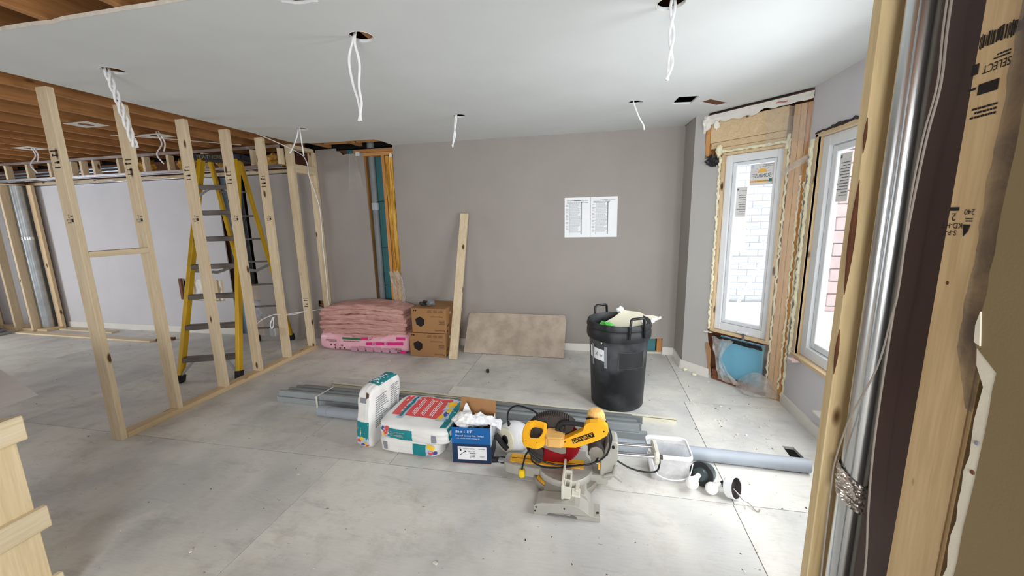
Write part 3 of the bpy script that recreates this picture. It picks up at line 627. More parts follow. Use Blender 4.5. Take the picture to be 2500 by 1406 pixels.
for yy, zz, mm in ((0.915, 1.01, 'ink_g'), (0.912, 0.945, 'rust')): obj('screw_head', G().lathe([(0.0, 0.002), (0.0045, 0.0015), (0.005, 0)], frame((0.7868, yy, zz), (0, 0, 1), (0, 1, 0)), 12), mm, wrt)
film('poly_sheet', lambda u, v: (0.7955 - 0.004 * nz(u * 3, v * 9) - 0.003, (1.005 - 0.006 * nz(v * 30, 2) - (0.045 if v > 0.9 else 0) * (v - 0.9) * 10) * (1 - u) + (0.955 - 0.012 * v) * u, 2.3 - 1.235 * v), 8, 80, 'poly3', 'dusty clear plastic sheet with a jagged edge hanging over the stamped jamb stud')
dk = thing('round_duct', (0.855, 1.352, 0), 'shiny round metal duct standing in the opened wall at the right edge', 'duct')
obj('duct_pipe', G().tube([(0.855, 1.352, 0.039), (0.855, 1.352, H - 0.01)], 0.038, 32), 'duct', dk, smooth=True)
obj('duct_seam', G().tube([(0.8285, 1.324, 0.04), (0.8285, 1.324, H - 0.01)], 0.0025, 6), 'galv', dk)
obj('foil_tape', G().grid(60, 24, lambda u, v: ((0.855 + (0.044 + 0.009 * nz(u * 22, v * 11)) * math.cos(2 * PI * u)), 1.352 + (0.044 + 0.009 * nz(u * 22, v * 11)) * math.sin(2 * PI * u), 0.545 + 0.10 * v - 0.03 * math.cos(2 * PI * u + 0.8))), 'foil', dk, fix=False)
w1p = [(0.80, 1.19, 2.31), (0.80, 1.196, 1.951), (0.80, 1.185, 1.788), (0.80, 1.203, 1.671), (0.80, 1.212, 1.522), (0.80, 1.206, 1.288), (0.80, 1.216, 1.196), (0.80, 1.241, 1.044), (0.80, 1.32, 0.849), (0.80, 1.36, 0.681), (0.80, 1.364, 0.587), (0.80, 1.352, 0.244), (0.80, 1.33, 0.02)]
tag(obj('wall_cable', G().tube(smoothpath(w1p, 5), 0.0026, 6), 'wire_g', smooth=True), 'thin grey cable crossing in front of the round duct', 'cable')
w2p = [(0.802, 1.183, 2.31), (0.802, 1.186, 1.946), (0.802, 1.178, 1.785), (0.802, 1.194, 1.669), (0.802, 1.205, 1.522), (0.802, 1.212, 1.353), (0.802, 1.214, 1.219), (0.802, 1.214, 0.994), (0.802, 1.209, 0.807), (0.802, 1.192, 0.621), (0.802, 1.168, 0.435), (0.802, 1.15, 0.02)]
tag(obj('wall_cable', G().tube(smoothpath(w2p, 5), 0.0028, 6), 'wire_g', smooth=True), 'thin grey cable hanging straight between duct and dark brown column', 'cable')
tag(obj('steel_column', bx(0.842, 0.90, 1.0, 1.272, 0.038, H), 'brown', bevel=0.004), 'dark brown steel column between the round duct and the stamped jamb stud', 'column')

# room behind the camera and far left (not in the picture, closes the shell; left window lets daylight in, rear openings added for the lamps)
struct('wall_left', G().slab([(-3.75, 0), (4.4, 0), (4.4, 2.6), (-3.75, 2.6)], [[(0.6, 0.2), (2.5, 0.2), (2.5, 2.15), (0.6, 2.15)]], -0.12, frame((-9.2, 0, 0), (0, 1, 0), (0, 0, 1))), 'wall')
mRr = frame((1.0, -2.4, 0), (-1, 0, 0), (0, 0, 1))
op = lambda a, b: [(a, 0.55), (b, 0.55), (b, 2.1), (a, 2.1)]
struct('wall_rear', G().slab([(0, 0), (10.3, 0), (10.3, 2.6), (0, 2.6)], [op(0.25, 1.65), op(5.4, 7.4)], -0.1, mRr), 'wall', origin=(0, -2.4, 0))
struct('wall_bay_top', bx(0.8, 1.6, 1.3, 4.4, H + 0.013, 2.6), 'deck')

# ============================================================ OUTSIDE
nb = thing('neighbour_house_wall', (2.4, 7.5, -0.6), 'white painted brick house wall seen through the angled bay window', 'wall')
obj('mortar_backing', bx(0.9, 3.5, 7.55, 7.75, -0.6, 3.6), 'mortar_w', nb)
bme = None; rn = random.Random(8)
for r in range(34):
    for c in range(9):
        z = -0.55 + r * 0.118; xx = 0.95 + c * 0.29 + (0.145 if r % 2 else 0)
        if xx + 0.28 > 3.52 or z > 3.5: continue
        if bme is None:
            b = obj('brick', bx(xx, xx + 0.28, 7.538, 7.56, z, z + 0.108), 'brick_w', nb, bevel=0.006); bme = b.data
        else:
            b = bpy.data.objects.new('brick', bme); COL.objects.link(b); b.parent = nb; b.location = Vector((xx + 0.14, 7.549 + rn.uniform(-0.003, 0.003), z)) - nb.location
n2 = thing('pink_block_wall', (5.0, 7.2, -0.6), 'rosy concrete block wall seen through the second bay window', 'wall')
obj('mortar_backing', bx(3.56, 6.5, 7.2, 7.35, -0.7, 3.6), 'mortar_w', n2)
bme = None
for r in range(20):
    for c in range(7):
        z = -0.65 + r * 0.205; xx = 3.57 + c * 0.405 + (0.2 if r % 2 else 0)
        if xx + 0.39 > 6.5: continue
        if bme is None: b = obj('block', bx(xx, xx + 0.39, 7.14, 7.21, z, z + 0.19), 'brick_p', n2, bevel=0.008); bme = b.data
        else:
            b = bpy.data.objects.new('block', bme); COL.objects.link(b); b.parent = n2; b.location = Vector((xx + 0.195, 7.175, z)) - n2.location
tag(obj('snow_bank', G().grid(40, 30, lambda u, v: (-2 + 12 * u, (3.0 if u > .2 else 4.7) + ((7.48 if u < 0.46 else 7.12) - (3.0 if u > .2 else 4.7)) * v, -0.62 + 0.55 * v ** 2 * (1 - max(0, u - 0.42) * 1.2) + 0.05 * nz(u * 9, v * 4))), 'snow', smooth=True, fix=False), 'deep white snow on the ground outside the bay windows', 'snow', kind='stuff')
struct('ground_outside', bx(-14, 14, -10, 12, -0.8, -0.66), 'snow')
for i, (a, b, lab) in enumerate((((2.85, 7.0, 1.05), (2.28, 6.9, -0.1), 'long white pole leaning on the house wall outside the bay window'), ((2.92, 7.1, 1.03), (2.36, 7.0, -0.1), 'second white pole leaning beside the longer one outside'), ((2.28, 7.486, 0.74), (2.98, 7.486, 1.02), 'white rail sloping across the white house wall outside'))):
    tag(obj('white_pole', G().tube([a, b], 0.013, 8), 'white', smooth=True), lab, 'pole', 'white poles outside the window')

# ============================================================ STUD PARTITION (left)
sp = thing('stud_partition', (-3.28, 3.0, 0), 'open partition of pale spruce studs on a bottom plate with no drywall', 'stud wall')
XR = -3.235; XL = XR - 0.089
obj('bottom_plate', bx(XL, XR, 1.944, 3.95, 0, 0.038), 'pine_y', sp, bevel=0.002)
for i, (y, seed) in enumerate(((1.905, 1), (2.30, 2), (2.72, 3), (3.10, 4), (3.485, 5), (3.875, 6))):
    lean = (0.0, 0.0, 0.0, 0.0, 0.0, -0.01)[i]
    z0 = 0.0 if i == 0 else 0.038
    s_ = obj('stud', bx(XL, XR, y, y + 0.038, z0, H - 0.002), 'spf_z', sp, bevel=0.0025)
    if i < 5: stamps(s_, XL + 0.045, y, 1.86, seed)
    else: stamps(s_, XL + 0.045, y, 0.52, seed, False)
s7 = obj('stud', bx(XL, XR, 4.228, 4.266, 0.0, H - 0.002), 'spf_z', sp, bevel=0.0025)
obj('blocking', bx(XL, XR, 3.914, 4.227, 2.04, 2.13), 'spf_y', sp, bevel=0.0025)
obj('blocking', bx(XL, XR, 1.944, 2.299, 1.293, 1.331), 'spf_y', sp, bevel=0.0025)
obj('nailer', bx(XL, XR, 3.914, 4.26, H - 0.04, H - 0.002), 'spf_y', sp, bevel=0.0025)
# cables along the partition
cb = [(-3.19, 3.32, H + 0.02), (-3.2, 3.9, 2.26), (-3.22, 4.07, 2.18), (-3.225, 4.10, 2.0), (-3.228, 4.215, 1.70), (-3.229, 4.222, 1.40), (-3.229, 4.21, 1.2), (-3.229, 4.21, 0.9), (-3.229, 4.20, 0.56), (-3.23, 4.2, 0.455), (-3.24, 4.02, 0.45), (-3.26, 3.89, 0.465)]
tag(obj('partition_cable', G().tube(smoothpath(cb, 6), 0.005, 6), 'wire', smooth=True), 'white cable running down the last stud to the insulation pack', 'cable')
cb = [(-3.27, 3.868, 0.47), (-3.27, 3.7, 0.49), (-3.28, 3.53, 0.505)]
tag(obj('partition_cable', G().tube(smoothpath(cb, 5), 0.005, 6).tube(smoothpath([(-3.27, 3.868, 0.48), (-3.27, 3.7, 0.475), (-3.28, 3.53, 0.50)], 5), 0.005, 6), 'wire', smooth=True), 'pair of white cables slack between the fifth and sixth partition studs', 'cable')
cb = [(-3.28, 3.48, 0.525), (-3.29, 3.4, 0.54), (-3.3, 3.25, 0.52), (-3.29, 3.145, 0.47)]
tag(obj('partition_cable', G().tube(smoothpath(cb, 5), 0.005, 6), 'wire', smooth=True), 'white cable drooping between the fourth and fifth partition studs', 'cable')
ob = thing('outlet_box', (-3.36, 3.44, 0.29), 'grey metal outlet box with coiled white wires on the fifth partition stud', 'outlet box')
obj('box_body', bx(-3.395, -3.325, 3.43, 3.483, 0.29, 0.38), 'galv', ob, bevel=0.004)
obj('wire_coil', G().tube(smoothpath([(-3.33, 3.45, 0.50), (-3.36, 3.42, 0.44), (-3.35, 3.42, 0.38), (-3.33, 3.43, 0.43), (-3.34, 3.44, 0.5), (-3.37, 3.43, 0.42)], 6), 0.005, 6), 'wire', ob, smooth=True)

# ============================================================ SOFFIT FRAME, CORNER CHASE (left room)
sf = thing('dropped_soffit', (-5.5, 3.85, 2.1), 'metal track and short wood stud frame of a dropped soffit under the left ceiling', 'soffit frame')
for z0, z1 in ((2.300, 2.334), (2.095, 2.125)):
    g = G().box(-8.6, -3.345, 3.83, 3.834, z0, z1).box(-8.6, -3.345, 3.83, 3.90, z0 if z0 < 2.2 else z1 - 0.003, (z0 + 0.003) if z0 < 2.2 else z1)
    obj('track', g, 'galv_b', sf)
obj('track', bx(-7.9, -3.345, 4.22, 4.267, 2.085, 2.088), 'galv_b', sf); obj('ledger', bx(-7.9, -3.345, 4.225, 4.266, 2.09, 2.128), 'spf_x', sf, bevel=0.002)
for xx in (-8.2, -7.85, -7.52, -7.14, -6.75, -6.39, -6.22, -6.02, -5.63, -5.24, -4.88, -4.38, -3.72, -3.37): obj('short_stud', bx(xx - 0.019, xx + 0.019, 3.836, 3.90, 2.127, 2.299), 'spf_z', sf, bevel=0.002)
for xx in (-7.0, -6.3, -5.4, -4.6, -3.9): obj('cross_track', bx(xx - 0.018, xx + 0.018, 3.9, 4.22, 2.095, 2.098), 'galv_b', sf)
tag(obj('drain_stack', G().tube([(-4.42, 4.325, 0.70), (-4.42, 4.325, 2.3)], 0.055, 20), 'abs', smooth=True), 'black plastic drain stack in the cut chase behind the ladder', 'pipe')
tag(obj('drain_stack', G().tube([(-4.60, 4.345, 0.95), (-4.60, 4.345, 2.3)], 0.045, 20), 'abs', smooth=True), 'second black pipe left of the drain stack in the chase', 'pipe')
tag(obj('drain_branch', G().tube([(-4.75, 4.1, 2.245), (-3.42, 4.1, 2.255)], 0.055, 20), 'abs', smooth=True), 'black horizontal drain pipe inside the soffit above the ladder', 'pipe')
for i, zz in enumerate((2.16, 2.19, 2.22)):
    tag(obj('soffit_pipe', G().tube([(-8.3, 4.12 - 0.05 * i, zz), (-5.5, 4.12 - 0.05 * i, zz + 0.01)], 0.012, 8), 'bluemetal', smooth=True), ('lowest', 'middle', 'topmost')[i] + ' of the three pale blue pipes inside the soffit', 'pipe', 'pale blue pipes inside the soffit')
for i, (xx, rr, sq) in enumerate(((-5.42, 0.09, (1.3, 0.8, 1.0)), (-4.80, 0.10, (1.5, 0.8, 0.9)), (-4.25, 0.09, (1.8, 0.7, 0.9)), (-3.6, 0.10, (1.5, 0.7, 0.8)), (-6.3, 0.05, (1.2, 0.7, 0.8)))):
    tag(crumple('insulation_tuft', (xx, 4.0 + 0.02 * i, 2.21), rr, 'yellow_wool', None, 0.45, 2.4, sq, i + 3, 3), 'yellow wool tuft in the soffit, ' + ('right of the second partition stud', 'between the second and third partition studs', 'just above the ladder cap', 'rightmost, beside the sixth partition stud', 'small, leftmost of the tufts')[i], 'insulation', 'yellow wool tufts in the soffit')
cf = thing('chase_frame', (-8.2, 4.05, 0), 'corner chase of rough studs around two metal ducts in the far left room', 'stud wall')
obj('stud', bx(-7.89, -7.80, 4.19, 4.228, 0, 2.09), 'pine_z', cf, bevel=0.003)
for xx, yy in ((-8.03, 3.98), (-8.33, 3.96), (-8.68, 3.92)): obj('stud', bx(xx - 0.02, xx + 0.02, yy, yy + 0.089, 0, 2.09), 'spf_z', cf, bevel=0.003)
obj('bottom_plate', bx(-8.8, -7.8, 4.01, 4.2, 0, 0.03), 'pine_x', cf, bevel=0.002); obj('top_plate', bx(-8.8, -7.8, 3.95, 4.22, 2.09, 2.094), 'spf_x', cf)
for xx, lab in ((-8.0, 'right of two dull round ducts in the far left corner chase'), (-8.2, 'left of two round ducts in the far left corner chase')):
    d = thing('round_duct', (xx, 4.15, 0), lab, 'duct', 'ducts in the corner chase')
    obj('duct_pipe', G().tube([(xx, 4.15, 0.031), (xx, 4.15, 2.085)], 0.085, 24), 'galv', d, smooth=True); obj('duct_collar', G().tube([(xx, 4.15, 1.33), (xx, 4.15, 1.37)], 0.089, 24), 'galv_b', d, smooth=True)
tag(obj('pale_plank', G().slab([(-8.15, 3.86), (-5.62, 3.80), (-5.61, 3.89), (-8.13, 3.95)], [], 0.019, Matrix.Translation((0, 0, 0.0))), 'spf_x', bevel=0.002), 'long pale plank lying on the floor of the far left room', 'plank')
tag(obj('short_plank', G().slab([(-7.72, 4.10), (-6.66, 4.06), (-6.65, 4.15), (-7.70, 4.2)], [], 0.019, Matrix.Translation((0, 0, 0.0))), 'spf_x', bevel=0.002), 'shorter pale plank lying behind the long one by the left wall base', 'plank')
tag(obj('brown_offcut', G().slab([(0, 0), (0.20, 0.06), (0.18, 0.12), (-0.02, 0.06)], [], 0.03, Matrix.Translation((-5.6, 3.86, 0.0))), 'rust', bevel=0.003), 'brown wood offcut at the right end of the long pale plank', 'offcut')
for i in range(3): tag(obj('metal_offcut', bx(-8.95 + 0.04 * i, -8.22 - 0.05 * i, 3.62, 3.86 - 0.02 * i, 0.001 + 0.04 * i, 0.038 + 0.04 * i), 'galv_d', bevel=0.004), ('lowest', 'middle', 'topmost')[i] + ' of the stacked grey metal offcuts at the left edge of the picture', 'offcut', 'grey metal offcuts')
def plate(i, x_, y_, lab, dangle):
    p = thing('light_mounting_plate', (x_, y_, H - 0.012), lab, 'light plate', 'light plates under the open joists')
    obj('plate', G().slab([(x_ - 0.13, y_ - 0.08), (x_ + 0.13, y_ - 0.08), (x_ + 0.13, y_ + 0.08), (x_ - 0.13, y_ + 0.08)], [circ(x_, y_, 0.05, 20)], 0.002, Matrix.Translation((0, 0, H + 0.010))), 'white', p)
    if dangle: obj('supply_wire', G().tube(smoothpath([(x_, y_, H + 0.05), (x_ + 0.02, y_ + 0.02, H - 0.06), (x_ - 0.01, y_ - 0.02, H - 0.16), (x_ + 0.03, y_, H - 0.25)], 5), 0.006, 6).tube(smoothpath([(x_ + 0.03, y_, H + 0.05), (x_ + 0.06, y_ + 0.02, H - 0.05), (x_ + 0.03, y_ + 0.02, H - 0.13)], 5), 0.006, 6), 'wire', p, smooth=True)
plate(0, -4.15, 3.2, 'white light plate with dangling wire, nearest the ladder', True); plate(1, -6.0, 3.29, 'white light plate with dangling wire, farthest left', True); plate(2, -4.22, 2.70, 'white light plate without wire between the first two partition studs', False)
tag(obj('joist_cable', G().tube(smoothpath([(-4.5, 3.05, H + 0.012), (-4.2, 3.3, H + 0.008), (-4.0, 3.55, H + 0.008), (-3.8, 3.8, H + 0.01)], 6), 0.003, 6), 'wire', smooth=True), 'white cable stapled diagonally under the open joists', 'cable')

# ============================================================ HANGING WIRES
def hang(lab, *paths, r=0.0058):
    g = G()
    for p in paths: g.tube(smoothpath(p, 7), r, 7)
    return tag(obj('hanging_wire', g, 'wire', smooth=True), lab, 'cable', 'white wires hanging from the ceiling holes')
hang('white wire pair hanging from the large ceiling hole in the middle', [(-1.10, 1.815, 2.38), (-1.105, 1.80, 2.32), (-1.135, 1.80, 2.24), (-1.13, 1.805, 2.14), (-1.105, 1.80, 2.05), (-1.10, 1.80, 1.965)], [(-1.09, 1.81, 2.38), (-1.098, 1.80, 2.31), (-1.083, 1.80, 2.22), (-1.095, 1.80, 2.12), (-1.09, 1.80, 2.04), (-1.112, 1.80, 1.965)])
tw = lambda ph: [(-2.655 + 0.11 * t + 0.012 * math.sin(t * 14 + ph), 1.838 + 0.012 * math.cos(t * 14 + ph), 2.37 - 0.44 * t) for t in [k / 12 for k in range(13)]]
hang('twisted white wire bundle hanging from the leftmost ceiling hole', tw(0), tw(2.1), tw(4.2))
hang('two splayed white wires hanging above the sixth partition stud', [(-2.665, 3.313, 2.38), (-2.675, 3.31, 2.30), (-2.73, 3.31, 2.2), (-2.785, 3.31, 2.13)], [(-2.655, 3.313, 2.38), (-2.65, 3.313, 2.28), (-2.645, 3.313, 2.18), (-2.64, 3.313, 2.10)])
hang('short twisted white wire hanging over the leaning board', [(-1.126, 3.285, 2.38), (-1.13, 3.285, 2.3), (-1.155, 3.285, 2.2), (-1.174, 3.285, 2.09)], [(-1.13, 3.285, 2.38), (-1.148, 3.285, 2.25), (-1.146, 3.285, 2.18), (-1.178, 3.285, 2.10)])
tw2 = lambda ph: [(0.305 + 0.008 * math.sin(t * 10 + ph) - 0.012 * max(0, t - 0.85) * 6, 1.86 + 0.008 * math.cos(t * 10 + ph), 2.38 - 0.335 * t) for t in [k / 12 for k in range(13)]]
hang('twisted white wire hanging from the ceiling hole nearest the window', tw2(0), tw2(3.1))
hang('single short white wire hanging near the two square ceiling cut-outs', [(0.285, 3.289, 2.38), (0.29, 3.289, 2.33), (0.335, 3.289, 2.22), (0.365, 3.289, 2.17), (0.373, 3.289, 2.133)])

# ============================================================ PIPE IN THE WALL SLOT, POLY SCRAPS
vp_ = thing('vent_pipe', (-2.545, 4.31, 0), 'grey plastic vent pipe in the open slot of the back wall', 'pipe')
obj('pipe', G().tube([(-2.545, 4.315, 0.01), (-2.545, 4.315, 2.231)], 0.035, 20), 'pvc_d', vp_, smooth=True)
obj('coupling', G().tube([(-2.545, 4.315, 1.62), (-2.545, 4.315, 1.70)], 0.041, 20), 'pvc', vp_, smooth=True); obj('coupling', G().tube([(-2.545, 4.315, 2.32), (-2.545, 4.315, 2.50)], 0.04, 20), 'pvc_d', vp_, smooth=True)
film('torn_poly_sheet', lambda u, v: (-2.82 + 0.21 * u * (0.35 + 0.65 * v) + 0.05 - 0.05 * v, 4.25 - 0.03 * abs(nz(u * 6, v * 3, 4)) - 0.015, 2.26 - 0.40 * v + 0.05 * nz(u * 5, v * 2)), 14, 16, 'poly', 'torn clear film hanging at the top left of the wall slot')
film('torn_poly_sheet', lambda u, v: (-2.37 + 0.16 * u * (0.4 + 0.6 * math.sin(PI * (0.15 + 0.7 * v))) + 0.05 * v, 4.225 - 0.05 * abs(nz(u * 7, v * 4, 9)), 0.90 - 0.42 * v + 0.05 * nz(u * 6, v * 3, 2)), 16, 18, 'poly2', 'bunched clear film hanging at the bottom right of the wall slot')

# ============================================================ LADDER
ld = thing('step_ladder', (-3.75, 3.3, 0), 'tall yellow fibreglass step ladder with a dark cap standing behind the partition', 'ladder')
u = Vector((0.94, 0.33, 0)).normalized(); nrm = Vector((-0.33, 0.94, 0)).normalized()
FL, FR = Vector((-3.86, 2.80, 0.0)), Vector((-3.375, 2.985, 0.0)); BLf, BRf = Vector((-4.20, 4.06, 0.0)), Vector((-3.80, 4.185, 0.0))
cc = Vector((-3.70, 3.45, 2.13)); TL, TR = cc - u * 0.165 - nrm * 0.05, cc + u * 0.165 - nrm * 0.05; SL, SR = cc - u * 0.14 + nrm * 0.05, cc + u * 0.14 + nrm * 0.05
def bar(a, b, w_, d_, wdir):
    a, b = Vector(a), Vector(b); z = (b - a).normalized(); x = Vector(wdir); x = (x - z * x.dot(z)).normalized(); y = z.cross(x)
    g = G(); p = [q + x * sx * w_ / 2 + y * sy * d_ / 2 for q in (a, b) for sx, sy in ((-1, -1), (1, -1), (1, 1), (-1, 1))]
    return g.add(p, [(0, 1, 2, 3), (4, 7, 6, 5), (0, 4, 5, 1), (1, 5, 6, 2), (2, 6, 7, 3), (3, 7, 4, 0)])
def at_z(a, b, z): return a + (b - a) * ((z - a.z) / (b.z - a.z))
for a, b in ((FL, TL), (FR, TR)): obj('rail', bar(at_z(a, b, 0.05), b, 0.035, 0.075, u), 'lad_y', ld, bevel=0.004)
for a, b in ((BLf, SL), (BRf, SR)): obj('rear_rail', bar(at_z(a, b, 0.05), b, 0.03, 0.05, u), 'lad_y', ld, bevel=0.004)
for a, b in ((FL, TL), (FR, TR), (BLf, SL), (BRf, SR)): obj('foot', bar(at_z(a, b, 0.0), at_z(a, b, 0.075), 0.046, 0.085 if a in (FL, FR) else 0.06, u), 'rubber', ld, bevel=0.004)
for k, z in enumerate((0.215, 0.515, 0.80, 1.085, 1.35, 1.605, 1.855)):
    a, b = at_z(FL, TL, z), at_z(FR, TR, z); d = (b - a).normalized(); a2, b2 = a + d * 0.018, b - d * 0.018
    s_ = obj('step', bar(a2, b2, 0.045, 0.075, (0, 0, 1)), 'lad_s', ld, bevel=0.004)
    a, b = at_z(BLf, SL, z - 0.03), at_z(BRf, SR, z - 0.03); obj('rear_bar', bar(a, b, 0.018, 0.03, (0, 0, 1)), 'lad_s', ld)
obj('cap', G().box(-0.225, 0.225, -0.09, 0.10, -0.01, 0.05, frame(cc, u, nrm)), 'cap', ld, bevel=0.012, seg=2)
for s_, f_ in ((-1, (FL, TL)), (1, (FR, TR))):
    for z0, z1 in ((0.07, 0.20), (1.76, 1.84)):
        a, b = at_z(*f_, z0) - u * s_ * 0.01, at_z(*f_, z1) - u * s_ * 0.11; obj('brace', bar(a - nrm * 0.02, b - nrm * 0.02, 0.022, 0.006, u), 'galv_d', ld)
    a, b = at_z(*f_, 1.05) , (at_z(BLf, SL, 1.02) if s_ < 0 else at_z(BRf, SR, 1.02)); mid = (a + b) / 2 + Vector((0, 0, -0.05))
    obj('spreader', bar(a, mid, 0.03, 0.005, (0, 0, 1)), 'galv', ld); obj('spreader', bar(mid, b, 0.03, 0.005, (0, 0, 1)), 'galv', ld)
g = letters(G(), 'FEATHERLITE', cc - nrm * 0.0915 + Vector((0, 0, 0.02)) - u * 0.03, u, (0, 0, 1), width=0.30, height=0.032); obj('lettering', g, 'gold', ld, fix=False)
dz = (TR - FR).normalized(); cR = at_z(FR, TR, 1.72) - nrm * 0.039
g = letters(G(), 'FEATHERLITE', cR, -dz, u, width=0.30, height=0.02); obj('lettering', g, 'ink', ld, fix=False)

# ============================================================ BACK WALL: papers, boxes, insulation, boards
for i, (xa, xb, lab) in enumerate(((-0.300, -0.031, 'left printed list sheet taped on the back wall'), (-0.027, 0.246, 'right printed list sheet taped on the back wall'))):
    p = obj('list_sheet', bx(xa, xb, YB - 0.002, YB - 0.0006, 1.272, 1.690), 'paper'); tag(p, lab, 'paper', 'printed list sheets on the back wall')
    g = G(); yy = YB - 0.0026; cx = (xa + xb) / 2; X_, Z_ = (1, 0, 0), (0, 0, 1)
    patch(g, (cx, yy, 1.655), X_, Z_, 0.225, 0.004); patch(g, (xa + 0.175, yy, 1.47), X_, Z_, 0.011, 0.34)
    patch(g, (xa + 0.052, yy, 1.47), X_, Z_, 0.002, 0.34); textlines(g, (cx - 0.02, yy, 1.475), X_, Z_, 0.12, 0.31, 34, i + 40, 0.35); textlines(g, (xa + 0.03, yy, 1.47), X_, Z_, 0.03, 0.3, 20, i + 50, 0.3)
    textlines(g, (cx + 0.0, yy, 1.638), X_, Z_, 0.22, 0.02, 2, i + 60, 0.5)
    obj('print', g, 'ink_g', p, fix=False); obj('heading', patch(G(), (cx, yy - 0.0003, 1.6555), X_, Z_, 0.07, 0.006), 'ink', p, fix=False)
def fan_box(x0, x1, y0, y1, z0, z1, lab, lean):
    b = thing('carton', ((x0 + x1) / 2, (y0 + y1) / 2, z0), lab, 'box', 'brown cartons by the leaning board')
    obj('box_body', bx(x0, x1, y0, y1, z0, z1), 'carton', b, bevel=0.004)
    g = G(); yy = y0 - 0.001; X_, Z_ = (-1, 0, 0), (0, 0, -1); w_ = x1 - x0
    letters(g, 'Panasonic', (x1 - 0.075, yy, z0 + 0.028), X_, Z_, width=0.115, height=0.02)
    letters(g, 'WhisperCeiling DC', (x1 - 0.105, yy, z1 - 0.088), X_, Z_, width=0.15, height=0.016)
    for k in range(3): textlines(g, (x1 - 0.055 - 0.065 * k, yy, z1 - 0.032), X_, Z_, 0.05, 0.03, 4, k, 0.4)
    textlines(g, (x1 - 0.06, yy, z1 - 0.15), X_, Z_, 0.09, 0.05, 4, 7, 0.4)
    patch(g, (x0 + 0.055, yy, z1 - 0.022), X_, Z_, 0.016, 0.016); patch(g, (x0 + 0.033, yy, z1 - 0.022), X_, Z_, 0.014, 0.014)
    hx, hz = x0 + 0.10, (z0 + z1) / 2 - 0.012
    g.add([(hx, yy, hz + 0.06), (hx + 0.052, yy, hz + 0.028), (hx + 0.046, yy, hz - 0.03), (hx + 0.005, yy, hz - 0.058), (hx - 0.045, yy, hz - 0.03), (hx - 0.056, yy, hz + 0.03)], [(0, 1, 2, 3, 4, 5)])
    for yy2, zz2, a_, b_ in ((y0 + 0.06, z0 + 0.08, 0.07, 0.012), (y0 + 0.03, z0 + 0.02, 0.03, 0.02)): patch(g, (x1 + 0.001, yy2, zz2), (0, 1, 0.35), Z_, a_, b_)
    obj('printing', g, 'ink', b, fix=False)
    obj('hand_hole', patch(G(), (x1 + 0.001, y0 + 0.14, z1 - 0.07), (0, 1, 0), (0, 0, 1), 0.022, 0.03), 'ink_w', b, fix=False)
    obj('tape_seam', patch(G(), ((x0 + x1) / 2, (y0 + y1) / 2, z1 + 0.001), (1, 0, 0), (0, 1, 0), w_, 0.05), 'kraft', b, fix=False)
fan_box(-1.972, -1.552, 3.825, 4.235, 0.001, 0.268, 'lower brown carton beside the pink insulation, printed upside down', 0)
fan_box(-1.935, -1.538, 3.832, 4.24, 0.272, 0.545, 'upper brown carton stacked on the other, printed upside down', 0)
cw = thing('crumpled_glove', (-1.79, 3.95, 0.549), 'crumpled black and grey work glove on the upper brown carton', 'glove')
crumple('palm', (-1.75, 3.95, 0.585), 0.05, 'pvc_d', cw, 0.4, 2.5, (1, 0.8, 0.7), 2, 2); crumple('cuff', (-1.83, 3.95, 0.578), 0.045, 'black', cw, 0.6, 2.5, (1.2, 0.8, 0.6), 4, 2)
ip = thing('insulation_pack', (-2.58, 4.05, 0), 'pack of pink glass wool batts in a torn pink wrap against the back wall', 'insulation')
for k in range(7):
    z0 = 0.15 + k * 0.049; z1 = z0 + 0.062
    def lay(u_, v_, k=k, z0=z0, z1=z1):
        a = v_ * 2 * PI; hx = 0.555 - 0.012 * abs(k - 3); cxx = -2.585 + 0.012 * math.sin(k * 2.1)
        xx = cxx - hx + 2 * hx * u_; dome = (0.022 * k) * math.sin(PI * u_) * 0.45
        e = min(1, 14 * u_, 14 * (1 - u_)) ** 0.5
        py = math.copysign(abs(math.cos(a)) ** 0.2, math.cos(a)); pz = math.copysign(abs(math.sin(a)) ** 0.35, math.sin(a))
        return (xx + 0.01 * nz(v_ * 8, k), 4.055 + py * 0.175 * (0.93 + 0.07 * e) + 0.012 * nz(u_ * 16, k, v_ * 3) + 0.008 * nz(u_ * 45, k * 1.7, v_ * 9), (z0 + z1) / 2 + pz * (z1 - z0) / 2 * (0.6 + 0.4 * e) + dome + 0.012 * nz(u_ * 5, k * 3.1) + 0.006 * nz(u_ * 22, k, v_ * 4))
    g = G().grid(46, 20, lay); n_ = len(g.v); g.f.append(tuple(range(0, n_, 47))); g.f.append(tuple(range(46, n_, 47)))
    obj('wool_batt', g, 'pink_wool', ip, smooth=True)
def wrapf(u_, v_):
    a = v_ * 2 * PI; xx = -3.135 + 1.125 * u_; e = min(1, 9 * u_, 9 * (1 - u_)) ** 0.45
    py = math.copysign(abs(math.cos(a)) ** 0.45, math.cos(a)); pz = math.copysign(abs(math.sin(a)) ** 0.6, math.sin(a))
    front = 0.5 - 0.5 * math.cos(a) if math.cos(a) < 0 else 0
    top = 0.205 + (0.03 * math.cos(PI * u_ * 2.0) + 0.015 * u_) * (1 if pz > 0 else 0)
    zc = top / 2
    return (xx, 4.045 + py * (0.195 + 0.012 * nz(u_ * 5, 2)) * (0.85 + 0.15 * e) + 0.006 * nz(u_ * 18, v_ * 8), max(0.002, zc + pz * zc * (0.75 + 0.25 * e) + 0.006 * nz(u_ * 12, v_ * 9, 3)))
g = G().grid(60, 40, wrapf); n_ = len(g.v); g.f.append(tuple(range(0, n_, 61))); g.f.append(tuple(range(60, n_, 61))); obj('plastic_wrap', g, 'pink_bag', ip, smooth=True)
def wp(xx, z):
    """point just in front of the wrap's front face"""
    return Vector((xx, 3.836 + 0.10 * max(0, (0.03 - z)) + 0.12 * max(0, z - 0.17), z))
